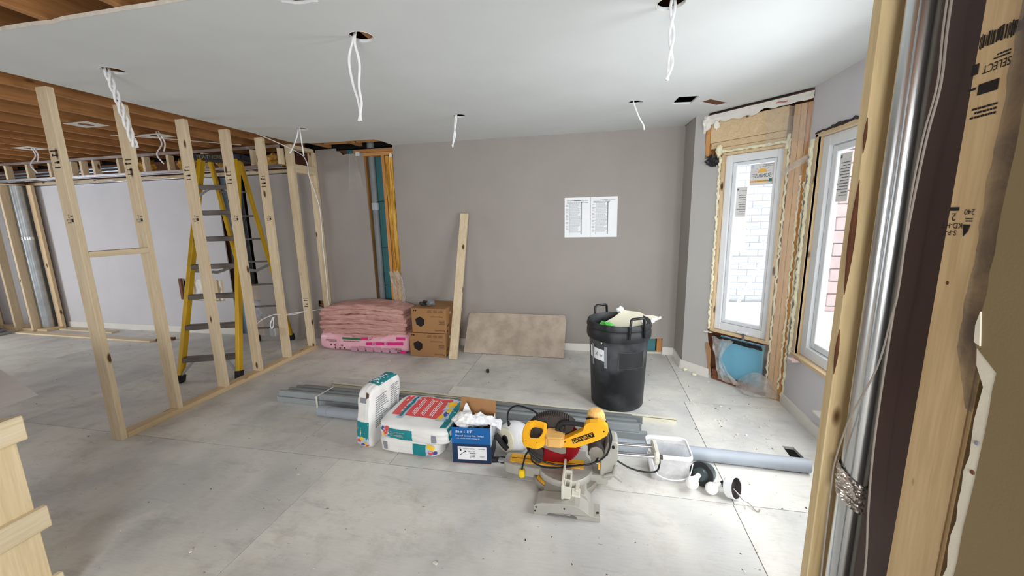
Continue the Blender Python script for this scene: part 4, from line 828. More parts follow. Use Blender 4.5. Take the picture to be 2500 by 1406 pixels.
def wpatch(g, x0, x1, z0, z1, dz=0.0, n=10):
    p = []
    for k in range(n + 1):
        xx = x0 + (x1 - x0) * k / n; s_ = dz * k / n; p += [wp(xx, z0 + s_), wp(xx, z1 + s_)]
    return g.add(p, [(2 * k, 2 * k + 2, 2 * k + 3, 2 * k + 1) for k in range(n)])
g = G(); wpatch(g, -2.52, -2.06, 0.095, 0.13, 0.02); wpatch(g, -2.58, -2.44, 0.155, 0.18, 0.012); wpatch(g, -2.14, -2.03, 0.175, 0.205); wpatch(g, -2.1, -2.03, 0.02, 0.05); obj('magenta_band', g, 'magenta', ip, fix=False)
g = wpatch(G(), -2.82, -2.58, 0.155, 0.178, -0.002); obj('green_band', g, 'green_p', ip, fix=False)
g = G()
for k in range(6): wpatch(g, -2.72 + 0.10 * k, -2.64 + 0.10 * k, 0.02, 0.068 + 0.01 * (k % 2), 0, 2)
obj('mauve_panels', g, 'mauve', ip, fix=False)
g = G()
for c_, w_, h_, n__, sd in (((-2.97, 0.135), 0.15, 0.03, 3, 1), ((-2.70, 0.135), 0.2, 0.012, 1, 2), ((-2.13, 0.065), 0.10, 0.03, 2, 3)): textlines(g, wp(*c_) + Vector((0, -0.002, 0)), (-1, 0, 0), (0, 0, -1), w_, h_, n__, sd, 0.5)
for xx, zz in ((-2.97, 0.085), (-2.92, 0.08), (-2.83, 0.08), (-2.92, 0.05), (-2.86, 0.045), (-2.80, 0.05)): crumple_c = wp(xx, zz); patch(g, crumple_c + Vector((0, -0.002, 0)), (1, 0.0, 0.4), (0, 0, 1), 0.018, 0.02)
letters(g, 'PINK', wp(-2.10, 0.09) + Vector((0, -0.004, -0.02)), (-1, 0, 0), (0, 0, -1), height=0.014) if False else None
obj('printing', g, 'ink_b', ip, fix=False)
g = G()
for xx, zz, r_ in ((-2.42, 0.118, 0.018), (-2.27, 0.126, 0.018), (-2.46, 0.178, 0.02)):
    c_ = wp(xx, zz) + Vector((0, -0.003, 0)); g.lathe([(r_, 0), (r_ * 0.82, 0)], frame(c_, (1, 0, 0), (0, 0, 1)), 20)
    patch(g, c_, (1, 0, 0), (0, 0, 1), r_ * 0.8, r_ * 0.2); patch(g, c_, (1, 0, 0), (0, 0, 1), r_ * 0.2, r_ * 0.8)
obj('ring_print', g, 'ink_w', ip, fix=False)
lb = bar((-1.462, 3.80, 0.0), (-1.408, 4.232, 1.55), 0.089, 0.038, (1, 0, 0)); tag(obj('leaning_board', lb, 'spf_z', bevel=0.003), 'clean spruce two-by-four leaning on the back wall beside the cartons', 'board')
tag(obj('stained_panel', G().slab([(0, 0), (1.13, 0.0), (1.135, 0.42), (1.12, 0.475), (0.02, 0.475), (0.0, 0.44)], [], 0.014, frame((-1.415, 4.02, 0.0), (1, -0.025, 0), (0.0, 0.245, 0.41))), 'cement', bevel=0.002), 'stained grey brown board leaning low against the back wall', 'panel')

# ============================================================ STEEL STUDS ON THE FLOOR, PIPES, STRIP
ang = math.atan2(2.555 - 2.65, 0.34 + 2.60)
def sxy(s_, t_):          # s along the bundle from its left end, t across from its front edge
    return (-2.60 + s_ * math.cos(ang) - t_ * math.sin(ang), 2.62 + s_ * math.sin(ang) + t_ * math.cos(ang))
def channel(lab, s0, s1, t0, w_, z0, h_, th=0.0022):
    mm = Matrix.Translation((-2.60, 2.62, 0)) @ Matrix.Rotation(ang, 4, 'Z')
    g = G().box(s0, s1, t0, t0 + w_, z0 + h_ - th, z0 + h_, mm).box(s0, s1, t0, t0 + th, z0, z0 + h_ - th, mm).box(s0, s1, t0 + w_ - th, t0 + w_, z0, z0 + h_ - th, mm)
    g.box(s0, s1, t0 + th, t0 + 0.009, z0, z0 + th, mm)
    return tag(obj('steel_stud', g, 'galv_d'), lab, 'steel stud', 'steel studs in the strapped floor bundle')
ords = ['front', 'second', 'third', 'fourth', 'fifth', 'sixth', 'rear']
rn = random.Random(44)
for k in range(4): channel('galvanized steel stud in the bottom layer of the floor bundle, %s from the front' % ('frontmost', 'second', 'third', 'rearmost')[k], 0.0 + rn.uniform(-0.02, 0.04), 2.98 + rn.uniform(-0.06, 0.05), -0.012 + k * 0.046, 0.044, 0.001, 0.048)
for k in range(6): channel('galvanized steel stud in the top layer of the floor bundle, %s from the front' % ('frontmost', 'second', 'third', 'fourth', 'fifth', 'rearmost')[k], 0.03 + 0.02 * k + rn.uniform(-0.02, 0.03), 2.93 + rn.uniform(-0.05, 0.04), 0.0 + k * 0.0285, 0.0235, 0.051, 0.048 - 0.007 * (k % 2))
for i, s_ in enumerate((0.42, 1.72)):
    mm = Matrix.Translation((-2.60, 2.62, 0)) @ Matrix.Rotation(ang - 0.06, 4, 'Z')
    g = G().box(s_, s_ + 0.014, -0.016, 0.172, 0.0995, 0.1005, mm).box(s_, s_ + 0.014, -0.018, -0.016, 0.0, 0.1005, mm)
    tag(obj('bundle_strap', g, 'white'), ('left', 'right')[i] + ' white strap tied across the steel stud bundle', 'strap', 'straps on the steel studs')
mm = frame((-2.32, 2.985, 0), (2.93, -0.18, 0), (0.18, 2.93, 0))
tag(obj('metal_strip', G().box(0, 2.935, -0.035, -0.030, 0.0, 0.032, mm).box(0, 2.935, -0.035, 0.0, 0.030, 0.032, mm), 'cream'), 'long thin pale angle strip lying behind the steel studs', 'strip')
tag(obj('floor_pipe', G().tube([(-2.06, 2.462, 0.041), (1.245, 2.335, 0.041)], 0.040, 24), 'pvc', smooth=True), 'long grey plastic pipe on the floor running behind the sacks and saw', 'pipe')
tag(obj('pipe_sleeve', G().tube([(-2.07, 2.463, 0.043), (-1.99, 2.46, 0.043)], 0.043, 24), 'pvc', smooth=True), 'grey socket at the left end of the long floor pipe', 'pipe')
tag(obj('black_bung', G().tube([(-0.995, 3.50, 0.001), (-0.995, 3.50, 0.03)], 0.016, 14), 'black', smooth=True), 'tiny black cap alone on the floor in front of the leaning panel', 'cap')

# ============================================================ SACKS
def pillow(c, s_, mtx, e=0.16, bulge=0.07, seed=0, n=14):
    """returns fn(face,u,v,off): point on a sack with rounded edges and bulging faces"""
    hx, hy, hz = s_[0] / 2, s_[1] / 2, s_[2] / 2
    def P(x_, y_, z_, off=0.0):
        q = Vector((x_, y_, z_)); r = [abs(x_), abs(y_), abs(z_)]
        L = (r[0] ** 7 + r[1] ** 7 + r[2] ** 7) ** (1 / 7); q = q / L
        b = 1 + bulge * ((1 - x_ * x_) * (1 - y_ * y_) + (1 - y_ * y_) * (1 - z_ * z_) + (1 - x_ * x_) * (1 - z_ * z_)) * 0.5
        w_ = 0.006 * noise.noise(q * 3.3 + Vector((seed, 0, 0))) + 0.0025 * noise.noise(q * 9 + Vector((0, seed, 0)))
        d = Vector((q.x * hx * (1 + (b - 1) * abs(q.x)), q.y * hy * (1 + (b - 1) * abs(q.y)), q.z * hz * (1 + (b - 1) * abs(q.z))))
        nn = Vector((q.x ** 5 / hx, q.y ** 5 / hy, q.z ** 5 / hz)); nn = nn.normalized() if nn.length > 0 else q.normalized()
        return mtx @ (d + nn * (w_ + off)) 
    return P
FACE = {'front': lambda u_, v_: (u_, -1, v_), 'back': lambda u_, v_: (u_, 1, v_), 'right': lambda u_, v_: (1, u_, v_), 'left': lambda u_, v_: (-1, u_, v_), 'top': lambda u_, v_: (u_, v_, 1), 'bottom': lambda u_, v_: (u_, v_, -1)}
def sack_mesh(P, n=16):
    g = G()
    for f in FACE: g.grid(n, n, lambda a, b, f=f: P(*FACE[f](2 * a - 1, 2 * b - 1)))
    return g
def sack(name, lab, c, s_, mtx, seed):
    t = thing(name, c, lab, 'sack', 'white paper sacks of powder')
    mtx = Matrix.Translation(Vector(c) + Vector((0, 0, s_[2] / 2))) @ mtx
    P = pillow(c, s_, mtx, seed=seed); g = sack_mesh(P)
    o = obj('sack_body', g, 'bag', t, smooth=True)
    bm = bmesh.new(); bm.from_mesh(o.data); bmesh.ops.remove_doubles(bm, verts=bm.verts, dist=0.0005); bmesh.ops.recalc_face_normals(bm, faces=bm.faces); bm.to_mesh(o.data); bm.free(); o.data.shade_smooth()
    def pr(name_, f, u0, u1, v0, v1, m_, off=0.0015, poly=None, n=8):
        gg = G()
        if poly:
            pts = [P(*FACE[f](a, b), off) for a, b in poly]; cen = P(*FACE[f](sum(a for a, b in poly) / len(poly), sum(b for a, b in poly) / len(poly)), off)
            gg.add([cen] + pts, [(0, k + 1, (k + 1) % len(pts) + 1) for k in range(len(pts))])
        else: gg.grid(n, n, lambda a, b: P(*FACE[f](u0 + (u1 - u0) * a, v0 + (v1 - v0) * b), off))
        return obj(name_, gg, m_, t, smooth=True, fix=False)
    return t, P, pr
def blob(cu, cv, ru, rv, n=10): return [(cu + ru * math.cos(2 * PI * k / n), cv + rv * math.sin(2 * PI * k / n)) for k in range(n)]
def lines_on(t, P, f, u0, u1, v0, v1, n, m_, seed, off=0.002, slant=0.0):
    rn = random.Random(seed); g = G()
    for k in range(n):
        v_ = v0 + (v1 - v0) * (k + 0.5) / n; a = u0; end = u0 + (u1 - u0) * rn.uniform(0.55, 1); hh = abs(v1 - v0) / n * 0.22
        while a < end:
            l = (u1 - u0) * rn.uniform(0.06, 0.18); g.grid(2, 1, lambda p, q: P(*FACE[f](a + l * p, v_ + hh * (2 * q - 1) + slant * (a - u0)), off)); a += l + (u1 - u0) * 0.03
    obj('small_print', g, m_, t, fix=False)
# lower and upper sack lying flat
t, P, pr = sack('flat_sack', 'lower white sack with a teal panel lying under the other sack', (-1.135, 2.275, 0.001), (0.44, 0.37, 0.115), Matrix.Rotation(-0.02, 4, 'Z'), 3)
pr('teal_panel', 'front', 0.15, 0.72, -0.75, 0.55, 'sack_teal'); pr('pale_print', 'front', 0.55, 0.78, -0.8, 0.6, 'sack_lt', 0.002)
for i, (a, b, m_) in enumerate(((0.70, -0.35, 'sack_red'), (0.76, 0.2, 'sack_yel'), (0.85, -0.4, 'sack_blue'), (0.66, 0.35, 'sack_yel'))): pr('fruit_print', 'front', 0, 0, 0, 0, m_, 0.003, blob(a, b, 0.09, 0.28))
pr('barcode_label', 'front', -0.82, -0.66, -0.45, 0.45, 'ink_g', 0.003); lines_on(t, P, 'right', -0.6, 0.6, -0.5, 0.6, 5, 'ink_g', 5)
t, P, pr = sack('flat_sack', 'upper white sack with a red and teal label lying on top', (-1.085, 2.255, 0.119), (0.49, 0.40, 0.115), Matrix.Rotation(-0.03, 4, 'Z') @ Matrix.Rotation(0.03, 4, 'Y') @ Matrix.Rotation(0.05, 4, 'X'), 8)
pr('red_panel', 'top', -0.86, 0.52, -0.42, 0.86, 'sack_red'); pr('pale_print', 'top', 0.46, 0.78, -0.5, 0.9, 'sack_lt', 0.0018); pr('teal_end', 'top', 0.74, 0.96, -0.86, 0.9, 'sack_teal', 0.002); pr('teal_end', 'right', -0.9, 0.9, -0.4, 0.92, 'sack_teal', 0.002)
pr('title_band', 'top', -0.62, -0.42, -0.60, 0.96, 'sack_lt', 0.0022)
for i, (a, b, m_) in enumerate(((0.58, 0.5, 'sack_yel'), (0.66, 0.15, 'sack_yel'), (0.56, -0.3, 'sack_yel'), (0.52, 0.75, 'sack_red'), (0.64, -0.08, 'sack_blue'), (0.70, 0.55, 'saw_y'))): pr('fruit_print', 'top', 0, 0, 0, 0, m_, 0.003, blob(a, b, 0.07, 0.16))
for k in range(3):
    g = G()
    for j in range(3): g.grid(1, 6, lambda p, q: P(*FACE['top'](-0.28 + 0.25 * k + 0.045 * j + 0.018 * p, -0.25 + 0.95 * q - 0.05 * j), 0.003))
    obj('white_print', g, 'ink_w', t, fix=False)
g = G(); g.grid(3, 6, lambda p, q: P(*FACE['top'](-0.56 + 0.09 * p + 0.02 * math.sin(q * 20), -0.5 + 1.3 * q), 0.0035)); obj('title_print', g, 'stick_t', t, fix=False)
pr('teal_panel', 'front', -0.78, 0.02, -0.62, 0.55, 'sack_teal'); pr('pale_print', 'front', -0.84, -0.62, -0.7, 0.6, 'sack_lt', 0.002)
for a, b, m_ in ((-0.74, 0.0, 'sack_red'), (-0.82, -0.35, 'sack_yel'), (-0.86, 0.35, 'sack_blue'), (-0.70, 0.45, 'sack_red')): pr('fruit_print', 'front', 0, 0, 0, 0, m_, 0.003, blob(a, b, 0.08, 0.28))
pr('barcode_label', 'front', 0.54, 0.68, -0.5, 0.35, 'ink_g', 0.003); lines_on(t, P, 'front', -0.6, -0.05, -0.4, 0.3, 3, 'ink_g', 3)
# standing sack
t, P, pr = sack('standing_sack', 'white sack with a teal end standing on its edge beside the flat sacks', (-1.435, 2.275, 0.001), (0.115, 0.36, 0.42), Matrix.Rotation(-0.06, 4, 'Z') @ Matrix.Rotation(0.10, 4, 'Y') @ Matrix.Rotation(-0.04, 4, 'X'), 12)
pr('teal_panel', 'front', -0.72, 0.72, -0.66, -0.06, 'sack_teal'); pr('pale_print', 'front', -0.75, 0.75, -0.92, -0.58, 'sack_lt', 0.0018)
for a, b, m_ in ((-0.45, -0.72, 'sack_red'), (0.35, -0.80, 'sack_yel'), (0.0, -0.88, 'sack_blue'), (0.5, -0.90, 'sack_red'), (-0.1, -0.62, 'sack_yel')): pr('fruit_print', 'front', 0, 0, 0, 0, m_, 0.003, blob(a, b, 0.26, 0.07))
pr('barcode_label', 'front', -0.45, 0.35, 0.56, 0.72, 'ink_g', 0.003)
pr('teal_top', 'top', -0.8, 0.8, -0.5, 0.8, 'sack_teal', 0.002); lines_on(t, P, 'top', -0.6, 0.6, -0.4, 0.45, 6, 'ink_w', 5, 0.004)
lines_on(t, P, 'right', -0.75, 0.05, 0.72, -0.35, 14, 'ink_g', 9); lines_on(t, P, 'right', 0.2, 0.85, 0.8, -0.2, 14, 'ink_g', 10)
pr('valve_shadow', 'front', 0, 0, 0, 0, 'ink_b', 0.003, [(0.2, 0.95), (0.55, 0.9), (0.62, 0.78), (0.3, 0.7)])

# ============================================================ SCREW BOX
sb = thing('screw_box', (-0.71, 2.17, 0), 'blue carton of drywall screws with its back flap up, beside the flat sacks', 'box')
mm = frame((-0.833, 2.072, 0.001), (0.24, 0.02, 0), (-0.02, 0.24, 0))
g = G().box(0, 0.242, 0, 0.004, 0.13, 0.236, mm); obj('front_panel', g, 'box_blue', sb)
g = G().box(0, 0.242, 0, 0.004, 0.004, 0.13, mm); obj('front_panel', g, 'box_navy', sb)
obj('side_panel', G().box(0, 0.004, 0.004, 0.19, 0.0, 0.235, mm), 'box_navy', sb); obj('side_panel', G().box(0.238, 0.242, 0.004, 0.19, 0.0, 0.11, mm), 'box_navy', sb); obj('side_panel', G().box(0.238, 0.242, 0.004, 0.19, 0.11, 0.235, mm), 'paper', sb)
obj('back_panel', G().box(0, 0.242, 0.19, 0.194, 0.0, 0.235, mm), 'carton', sb); obj('bottom_panel', G().box(0, 0.242, 0, 0.19, 0, 0.004, mm), 'box_red', sb)
obj('back_flap', G().slab([(0.0, 0), (0.246, 0), (0.24, 0.095), (0.01, 0.105)], [], 0.004, frame(mm @ Vector((0, 0.194, 0.235)), (0.24, 0.02, -0.012), (0, 0.02, 0.1))), 'carton', sb)
X_ = Vector((0.24, 0.02, 0)).normalized(); Z_ = Vector((0, 0, 1)); on = lambda a, b, d=0.0012: mm @ Vector((a, -d, b))
g = letters(G(), '#6 x 1-1/4"', on(0.078, 0.212), X_, Z_, width=0.105, height=0.021); letters(g, 'Drywall Screws Fine Thread', on(0.112, 0.183), X_, Z_, width=0.175, height=0.013); letters(g, 'Vis à cloisons sèches à filetage fin', on(0.10, 0.166), X_, Z_, width=0.15, height=0.008)
obj('lettering', g, 'ink_w', sb, fix=False)
lbw = obj('white_label', patch(G(), on(0.125, 0.068), X_, Z_, 0.18, 0.088), 'paper', sb, fix=False)
g = letters(G(), 'Vis à cloisons sèches', on(0.092, 0.100, 0.002), X_, Z_, width=0.10, height=0.012); letters(g, '#6 x 1-1/4"', on(0.122, 0.080, 0.002), X_, Z_, width=0.045, height=0.009)
m2 = frame(on(0.066, 0.068, 0.002), (X_ * 1 + Z_ * 0.75), Z_); g.box(-0.02, 0.022, -0.0018, 0.0018, 0, 0.0002, m2).box(0.018, 0.024, -0.007, 0.007, 0, 0.0002, m2)
g.lathe([(0, 0), (0.006, 0)], frame(on(0.053, 0.088, 0.002), X_, Z_), 6); textlines(g, on(0.128, 0.052, 0.002), X_, Z_, 0.035, 0.04, 4, 2, 0.4); textlines(g, on(0.185, 0.098, 0.002), X_, Z_, 0.04, 0.006, 1, 6)
patch(g, on(0.19, 0.050, 0.002), X_, Z_, 0.034, 0.014) if False else None
textlines(g, on(0.19, 0.048, 0.002), X_, Z_, 0.034, 0.01, 2, 16, 0.4); obj('label_print', g, 'ink', lbw, fix=False)
pw = thing('packing_paper', (-0.75, 2.16, 0.2), 'crumpled white packing paper stuffed in the blue screw box', 'paper')
crumple('paper_wad', (-0.775, 2.15, 0.245), 0.062, 'bag', pw, 0.3, 1.8, (1.1, 0.9, 0.8), 3, 3); crumple('paper_wad', (-0.70, 2.18, 0.235), 0.055, 'paper', pw, 0.3, 1.7, (1.3, 0.9, 0.7), 7, 3)
obj('paper_peak', G().slab([(0, 0), (0.075, 0.0), (0.045, 0.075), (0.035, 0.08)], [], 0.004, frame((-0.815, 2.21, 0.245), (1, 0.1, 0.05), (0, 0.2, 1))), 'paper', pw)
obj('bag_flap', G().grid(10, 6, lambda u_, v_: (-0.70 + 0.16 * u_, 2.20 - 0.05 * v_ + 0.02 * nz(u_ * 4, v_ * 3), 0.275 - 0.045 * u_ * u_ - 0.03 * v_ + 0.02 * nz(u_ * 6, v_ * 5, 3))), 'paper', pw, smooth=True, fix=False)

# ============================================================ WHITE JUG WITH CABLE
jg = thing('plastic_reel', (-0.50, 2.24, 0), 'round white plastic drum with a cream flange and black grip behind the saw', 'drum')
ax = Vector((-0.60, -0.78, 0.16)).normalized(); mj = frame((-0.475, 2.235, 0.108), ax.orthogonal(), ax.cross(ax.orthogonal())); 
if (mj.to_3x3() @ Vector((0, 0, 1))).dot(ax) < 0: mj = mj @ Matrix.Rotation(PI, 4, 'X')
obj('drum_body', G().lathe([(0.0, -0.09), (0.05, -0.088), (0.085, -0.065), (0.103, -0.02), (0.104, 0.015), (0.095, 0.045), (0.075, 0.062), (0.06, 0.066)], mj, 32), 'jug', jg, smooth=True)
obj('flange', G().lathe([(0.03, 0.060), (0.07, 0.060), (0.074, 0.066), (0.073, 0.076), (0.06, 0.080), (0.032, 0.078), (0.03, 0.06)], mj, 32), 'cream', jg, smooth=True)
obj('hub', G().lathe([(0.0, 0.064), (0.030, 0.064), (0.031, 0.080), (0.024, 0.083), (0.020, 0.07)], mj, 24), 'black', jg, smooth=True)
pa = mj @ Vector((0.0, 0.0, 0.09)); obj('grip', G().tube(smoothpath([pa + Vector((-0.045, -0.01, 0.045)), pa + Vector((-0.025, -0.015, 0.02)), pa + Vector((0.0, -0.02, -0.012)), pa + Vector((0.03, -0.022, -0.04))], 5), [0.017] * 16, 10), 'rubber', jg, smooth=True)
obj('cable', G().tube(smoothpath([(-0.50, 2.215, 0.195), (-0.512, 2.22, 0.24), (-0.50, 2.22, 0.30), (-0.455, 2.22, 0.335), (-0.40, 2.21, 0.335), (-0.33, 2.19, 0.32), (-0.29, 2.12, 0.31)], 6), 0.0055, 8), 'cord', jg, smooth=True)
obj('cable_boot', G().tube([(-0.492, 2.215, 0.185), (-0.50, 2.216, 0.20), (-0.506, 2.218, 0.225)], [0.014, 0.012, 0.007], 10), 'rubber', jg, smooth=True)

# ============================================================ MITER SAW
sw = thing('miter_saw', (-0.12, 2.02, 0), 'yellow sliding miter saw with a red blade standing on the floor', 'saw')
XZ = lambda y0: frame((0, y0, 0), (1, 0, 0), (0, 0, 1))       # local x = x, local y = z, local z = -y
def prism(name, poly, y0, y1, m_, holes=(), bevel=0.0, **kw): return obj(name, G().slab(poly, list(holes), y0 - y1, XZ(y0)), m_, sw, bevel=bevel, **kw)
foot = [(-0.275, 0.0), (-0.275, 0.045), (-0.262, 0.06), (-0.235, 0.068), (-0.10, 0.075), (-0.07, 0.074), (-0.045, 0.066), (-0.02, 0.05), (0.0, 0.035), (0.025, 0.028), (0.056, 0.026), (0.056, 0.0), (-0.055, 0.0), (-0.062, 0.016), (-0.085, 0.022), (-0.092, 0.014), (-0.20, 0.016), (-0.208, 0.004), (-0.222, 0.0)]
b_ = prism('base_foot', foot, 1.735, 1.83, 'saw_g', bevel=0.002); prism('base_foot', foot, 2.22, 2.32, 'saw_g', bevel=0.002)
prism('base_bridge', [(-0.235, 0.02), (-0.235, 0.066), (-0.02, 0.07), (0.01, 0.02)], 1.83, 2.22, 'saw_g', bevel=0.002)
g = G()
for x_, y_, z_ in ((-0.268, 1.7345, 0.02), (-0.262, 1.7345, 0.042), (-0.12, 1.7345, 0.052)): g.lathe([(0, 0), (0.005, 0)], frame((x_, y_ - 0.0006, z_), (1, 0, 0), (0, 0, 1)), 10)
g.lathe([(0, 0), (0.007, 0)], Matrix.Translation((0.044, 1.765, 0.0292)), 12); obj('bolt_hole', g, 'ink', sw, fix=False)
TC = Matrix.Translation((-0.135, 2.03, 0))
obj('scale_plate', G().lathe([(0, 0.02), (0.185, 0.02), (0.188, 0.025), (0.188, 0.05), (0.183, 0.056), (0, 0.056)], TC, 48), 'saw_m', sw, smooth=True)
obj('turntable', G().lathe([(0, 0.056), (0.155, 0.056), (0.158, 0.062), (0.156, 0.092), (0.150, 0.098), (0, 0.098)], TC, 48), 'saw_g', sw, smooth=True)
obj('miter_scale', G().lathe([(0.160, 0.0605), (0.177, 0.0572)], TC, 20, PI * 1.15, PI * 1.5), 'saw_y', sw, fix=False)
for a in (1.17, 1.23): obj('detent_slot', patch(G(), (-0.135 + 0.176 * math.cos(PI * a - .25), 2.03 + 0.176 * math.sin(PI * a - .25), 0.0575), (math.sin(PI * a), -math.cos(PI * a), 0), (math.cos(PI * a), math.sin(PI * a), 0), 0.014, 0.006), 'ink', sw, fix=False)
obj('table_arm', G().slab([(-0.16, 1.955), (-0.30, 1.965), (-0.43, 1.98), (-0.475, 1.992), (-0.49, 2.01), (-0.49, 2.07), (-0.475, 2.09), (-0.43, 2.10), (-0.30, 2.11), (-0.16, 2.12)], [], 0.062, Matrix.Translation((0, 0, 0.034))), 'saw_g', sw, bevel=0.006, seg=2)
obj('kerf_plate', G().slab([(-0.455, 2.005), (-0.448, 2.0), (-0.03, 2.0), (-0.03, 2.036), (-0.455, 2.036)], [], 0.003, Matrix.Translation((0, 0, 0.0975))), 'saw_y', sw)
obj('kerf_plate', G().slab([(-0.455, 2.044), (-0.03, 2.044), (-0.03, 2.08), (-0.448, 2.08), (-0.455, 2.075)], [], 0.003, Matrix.Translation((0, 0, 0.0975))), 'saw_y', sw)
obj('kerf_slot', bx(-0.45, -0.03, 2.036, 2.044, 0.097, 0.0985), 'ink', sw)
obj('miter_lock', G().tube([(-0.487, 2.04, 0.075), (-0.515, 2.04, 0.075), (-0.52, 2.04, 0.075), (-0.57, 2.04, 0.07)], [0.02, 0.02, 0.016, 0.018], 14), 'black', sw, smooth=True); obj('detent_lever', bx(-0.525, -0.49, 2.0, 2.03, 0.085, 0.10), 'galv', sw, bevel=0.004)
# fences
obj('fence', bx(-0.138, -0.126, 1.765, 1.99, 0.080, 0.158), 'saw_w', sw, bevel=0.002); obj('fence', bx(-0.138, -0.126, 2.09, 2.30, 0.080, 0.150), 'saw_w', sw, bevel=0.002)
obj('fence_back', bx(-0.10, -0.09, 1.79, 1.97, 0.072, 0.118), 'saw_w', sw, bevel=0.002)
for a in (1.775, 1.85, 1.93): obj('fence_rib', bx(-0.126, -0.092, a, a + 0.006, 0.078, 0.13 if a > 1.8 else 0.145), 'saw_w', sw)
g = G().slab([(1.77, 0.145), (1.985, 0.098), (1.985, 0.09), (1.77, 0.135)], [], 0.004, frame((-0.124, 0, 0), (0, 1, 0), (0, 0, 1))); obj('fence_rib', g, 'saw_w', sw)
obj('fence_clamp', G().box(-0.088, -0.045, 1.80, 1.86, 0.068, 0.082).box(-0.07, -0.05, 1.83, 1.95, 0.082, 0.088), 'saw_w', sw, bevel=0.003)
# blade and guards
cx, cz = -0.196, 0.234
teeth = [];
for k in range(120):
    a = 2 * PI * k / 120; teeth.append((cx + (0.150 if k % 2 else 0.143) * math.cos(a + (0.02 if k % 2 else 0)), cz + (0.150 if k % 2 else 0.143) * math.sin(a + (0.02 if k % 2 else 0))))
prism('blade', teeth, 2.039, 2.041, 'saw_r')
arc = lambda r_, a0, a1, n=24: [(cx + r_ * math.cos(math.radians(a0 + (a1 - a0) * k / n)), cz + r_ * math.sin(math.radians(a0 + (a1 - a0) * k / n))) for k in range(n + 1)]
prism('upper_guard', arc(0.170, 48, 195) + [(-0.33, 0.235), (-0.10, 0.30)], 2.012, 2.066, 'saw_k', bevel=0.004)
g = G()
for k in range(26):
    a = math.radians(62 + k * 4.2); mt = frame((cx + 0.171 * math.cos(a), 2.012, cz + 0.171 * math.sin(a)), (0, 1, 0), (-math.cos(a), 0, -math.sin(a))); g.box(0.0, 0.054, -0.004, 0.006, -0.0022, 0.0022, mt)
obj('guard_ribs', g, 'saw_k', sw)
prism('lower_guard', arc(0.166, 172, 236, 14) + [(-0.262, 0.115), (-0.258, 0.17), (-0.268, 0.225)], 2.008, 2.07, 'saw_k', bevel=0.003)
prism('guard_arm', [(-0.285, 0.268), (-0.268, 0.212), (-0.24, 0.203), (-0.195, 0.188), (-0.155, 0.180), (-0.13, 0.186), (-0.13, 0.26)], 1.996, 2.006, 'saw_m', bevel=0.002)
obj('arbor', G().tube([(cx + 0.045, 2.0, cz - 0.01), (cx + 0.045, 2.03, cz - 0.01)], 0.02, 16), 'galv', sw, smooth=True)
# D handle (lies flat), gear housing, belt cover
dh = [(-0.345, 1.935), (-0.275, 1.925), (-0.238, 1.945), (-0.23, 1.99), (-0.235, 2.06), (-0.30, 2.072), (-0.345, 2.06), (-0.362, 2.02), (-0.364, 1.97)]
hd = G(); hd.slab(dh, [[(-0.318, 1.965), (-0.322, 2.035), (-0.305, 2.05), (-0.258, 2.046), (-0.252, 2.0), (-0.272, 1.968)]], 0.030, Matrix.Translation((0, 0, 0.274)))
for p_ in hd.v: p_.z += (p_.y - 1.98) * 0.45 + 0.026; p_.y -= 0.062
obj('trigger_handle', hd, 'saw_y', sw, bevel=0.005, seg=2); obj('trigger', bx(-0.316, -0.306, 1.918, 1.968, 0.318, 0.338), 'black', sw, bevel=0.003)
g = G()
for x_, y_ in ((-0.335, 1.947), (-0.275, 1.937), (-0.335, 2.05)): g.lathe([(0, 0), (0.003, 0)], Matrix.Translation((x_, y_ - 0.062, 0.3312 + (y_ - 1.98) * 0.45)), 8)
obj('screw_heads', g, 'ink', sw, fix=False)
obj('gear_housing', G().slab([(-0.240, 1.91), (-0.225, 1.895), (-0.145, 1.90), (-0.135, 1.915), (-0.135, 2.008), (-0.23, 2.008), (-0.245, 1.97)], [], 0.058, Matrix.Translation((0, 0, 0.275))), 'saw_yd', sw, bevel=0.008, seg=2)
cov = [(-0.20, 0.252), (-0.235, 0.275), (-0.235, 0.292), (-0.137, 0.300), (-0.062, 0.345), (-0.036, 0.362), (-0.030, 0.385), (-0.020, 0.402), (0.0, 0.412), (0.04, 0.416), (0.072, 0.410), (0.092, 0.392), (0.097, 0.37), (0.088, 0.345), (0.052, 0.318), (0.022, 0.302), (-0.073, 0.258), (-0.12, 0.255)]
prism('belt_cover', cov, 1.948, 1.992, 'saw_y', bevel=0.007, seg=2)
A_ = Vector((0.110, 0, 0.052)).normalized(); Bv = Vector((-A_.z, 0, A_.x)); lc = Vector((-0.036, 1.9468, 0.3205))
nm = obj('name_plate', patch(G(), lc, A_, Bv, 0.124, 0.028), 'ink', sw, fix=False)
g = letters(G(), 'DEWALT', lc - Vector((0, 0.0008, 0)), A_, Bv, width=0.112, height=0.020); obj('lettering', g, 'saw_y', nm, fix=False)
g = G()
for x_, z_ in ((0.072, 0.368), (-0.133, 0.288), (-0.19, 0.275)): g.lathe([(0, 0), (0.0048, 0)], frame((x_, 1.9474, z_), (1, 0, 0), (0, 0, 1)), 10)
obj('screw_heads', g, 'ink', sw, fix=False)
obj('carry_handle', G().tube(smoothpath([(-0.176, 1.985, 0.325), (-0.172, 1.985, 0.345), (-0.155, 1.985, 0.372), (-0.12, 1.985, 0.38), (-0.07, 1.985, 0.378), (-0.02, 1.985, 0.376)], 5), 0.0135, 12), 'rubber', sw, smooth=True)
obj('handle_post', bx(-0.165, -0.135, 1.965, 2.0, 0.315, 0.365), 'black', sw, bevel=0.008)
mo = frame((0.035, 2.06, 0.335), (1, 0, 0.05), (0, 1, 0.05))
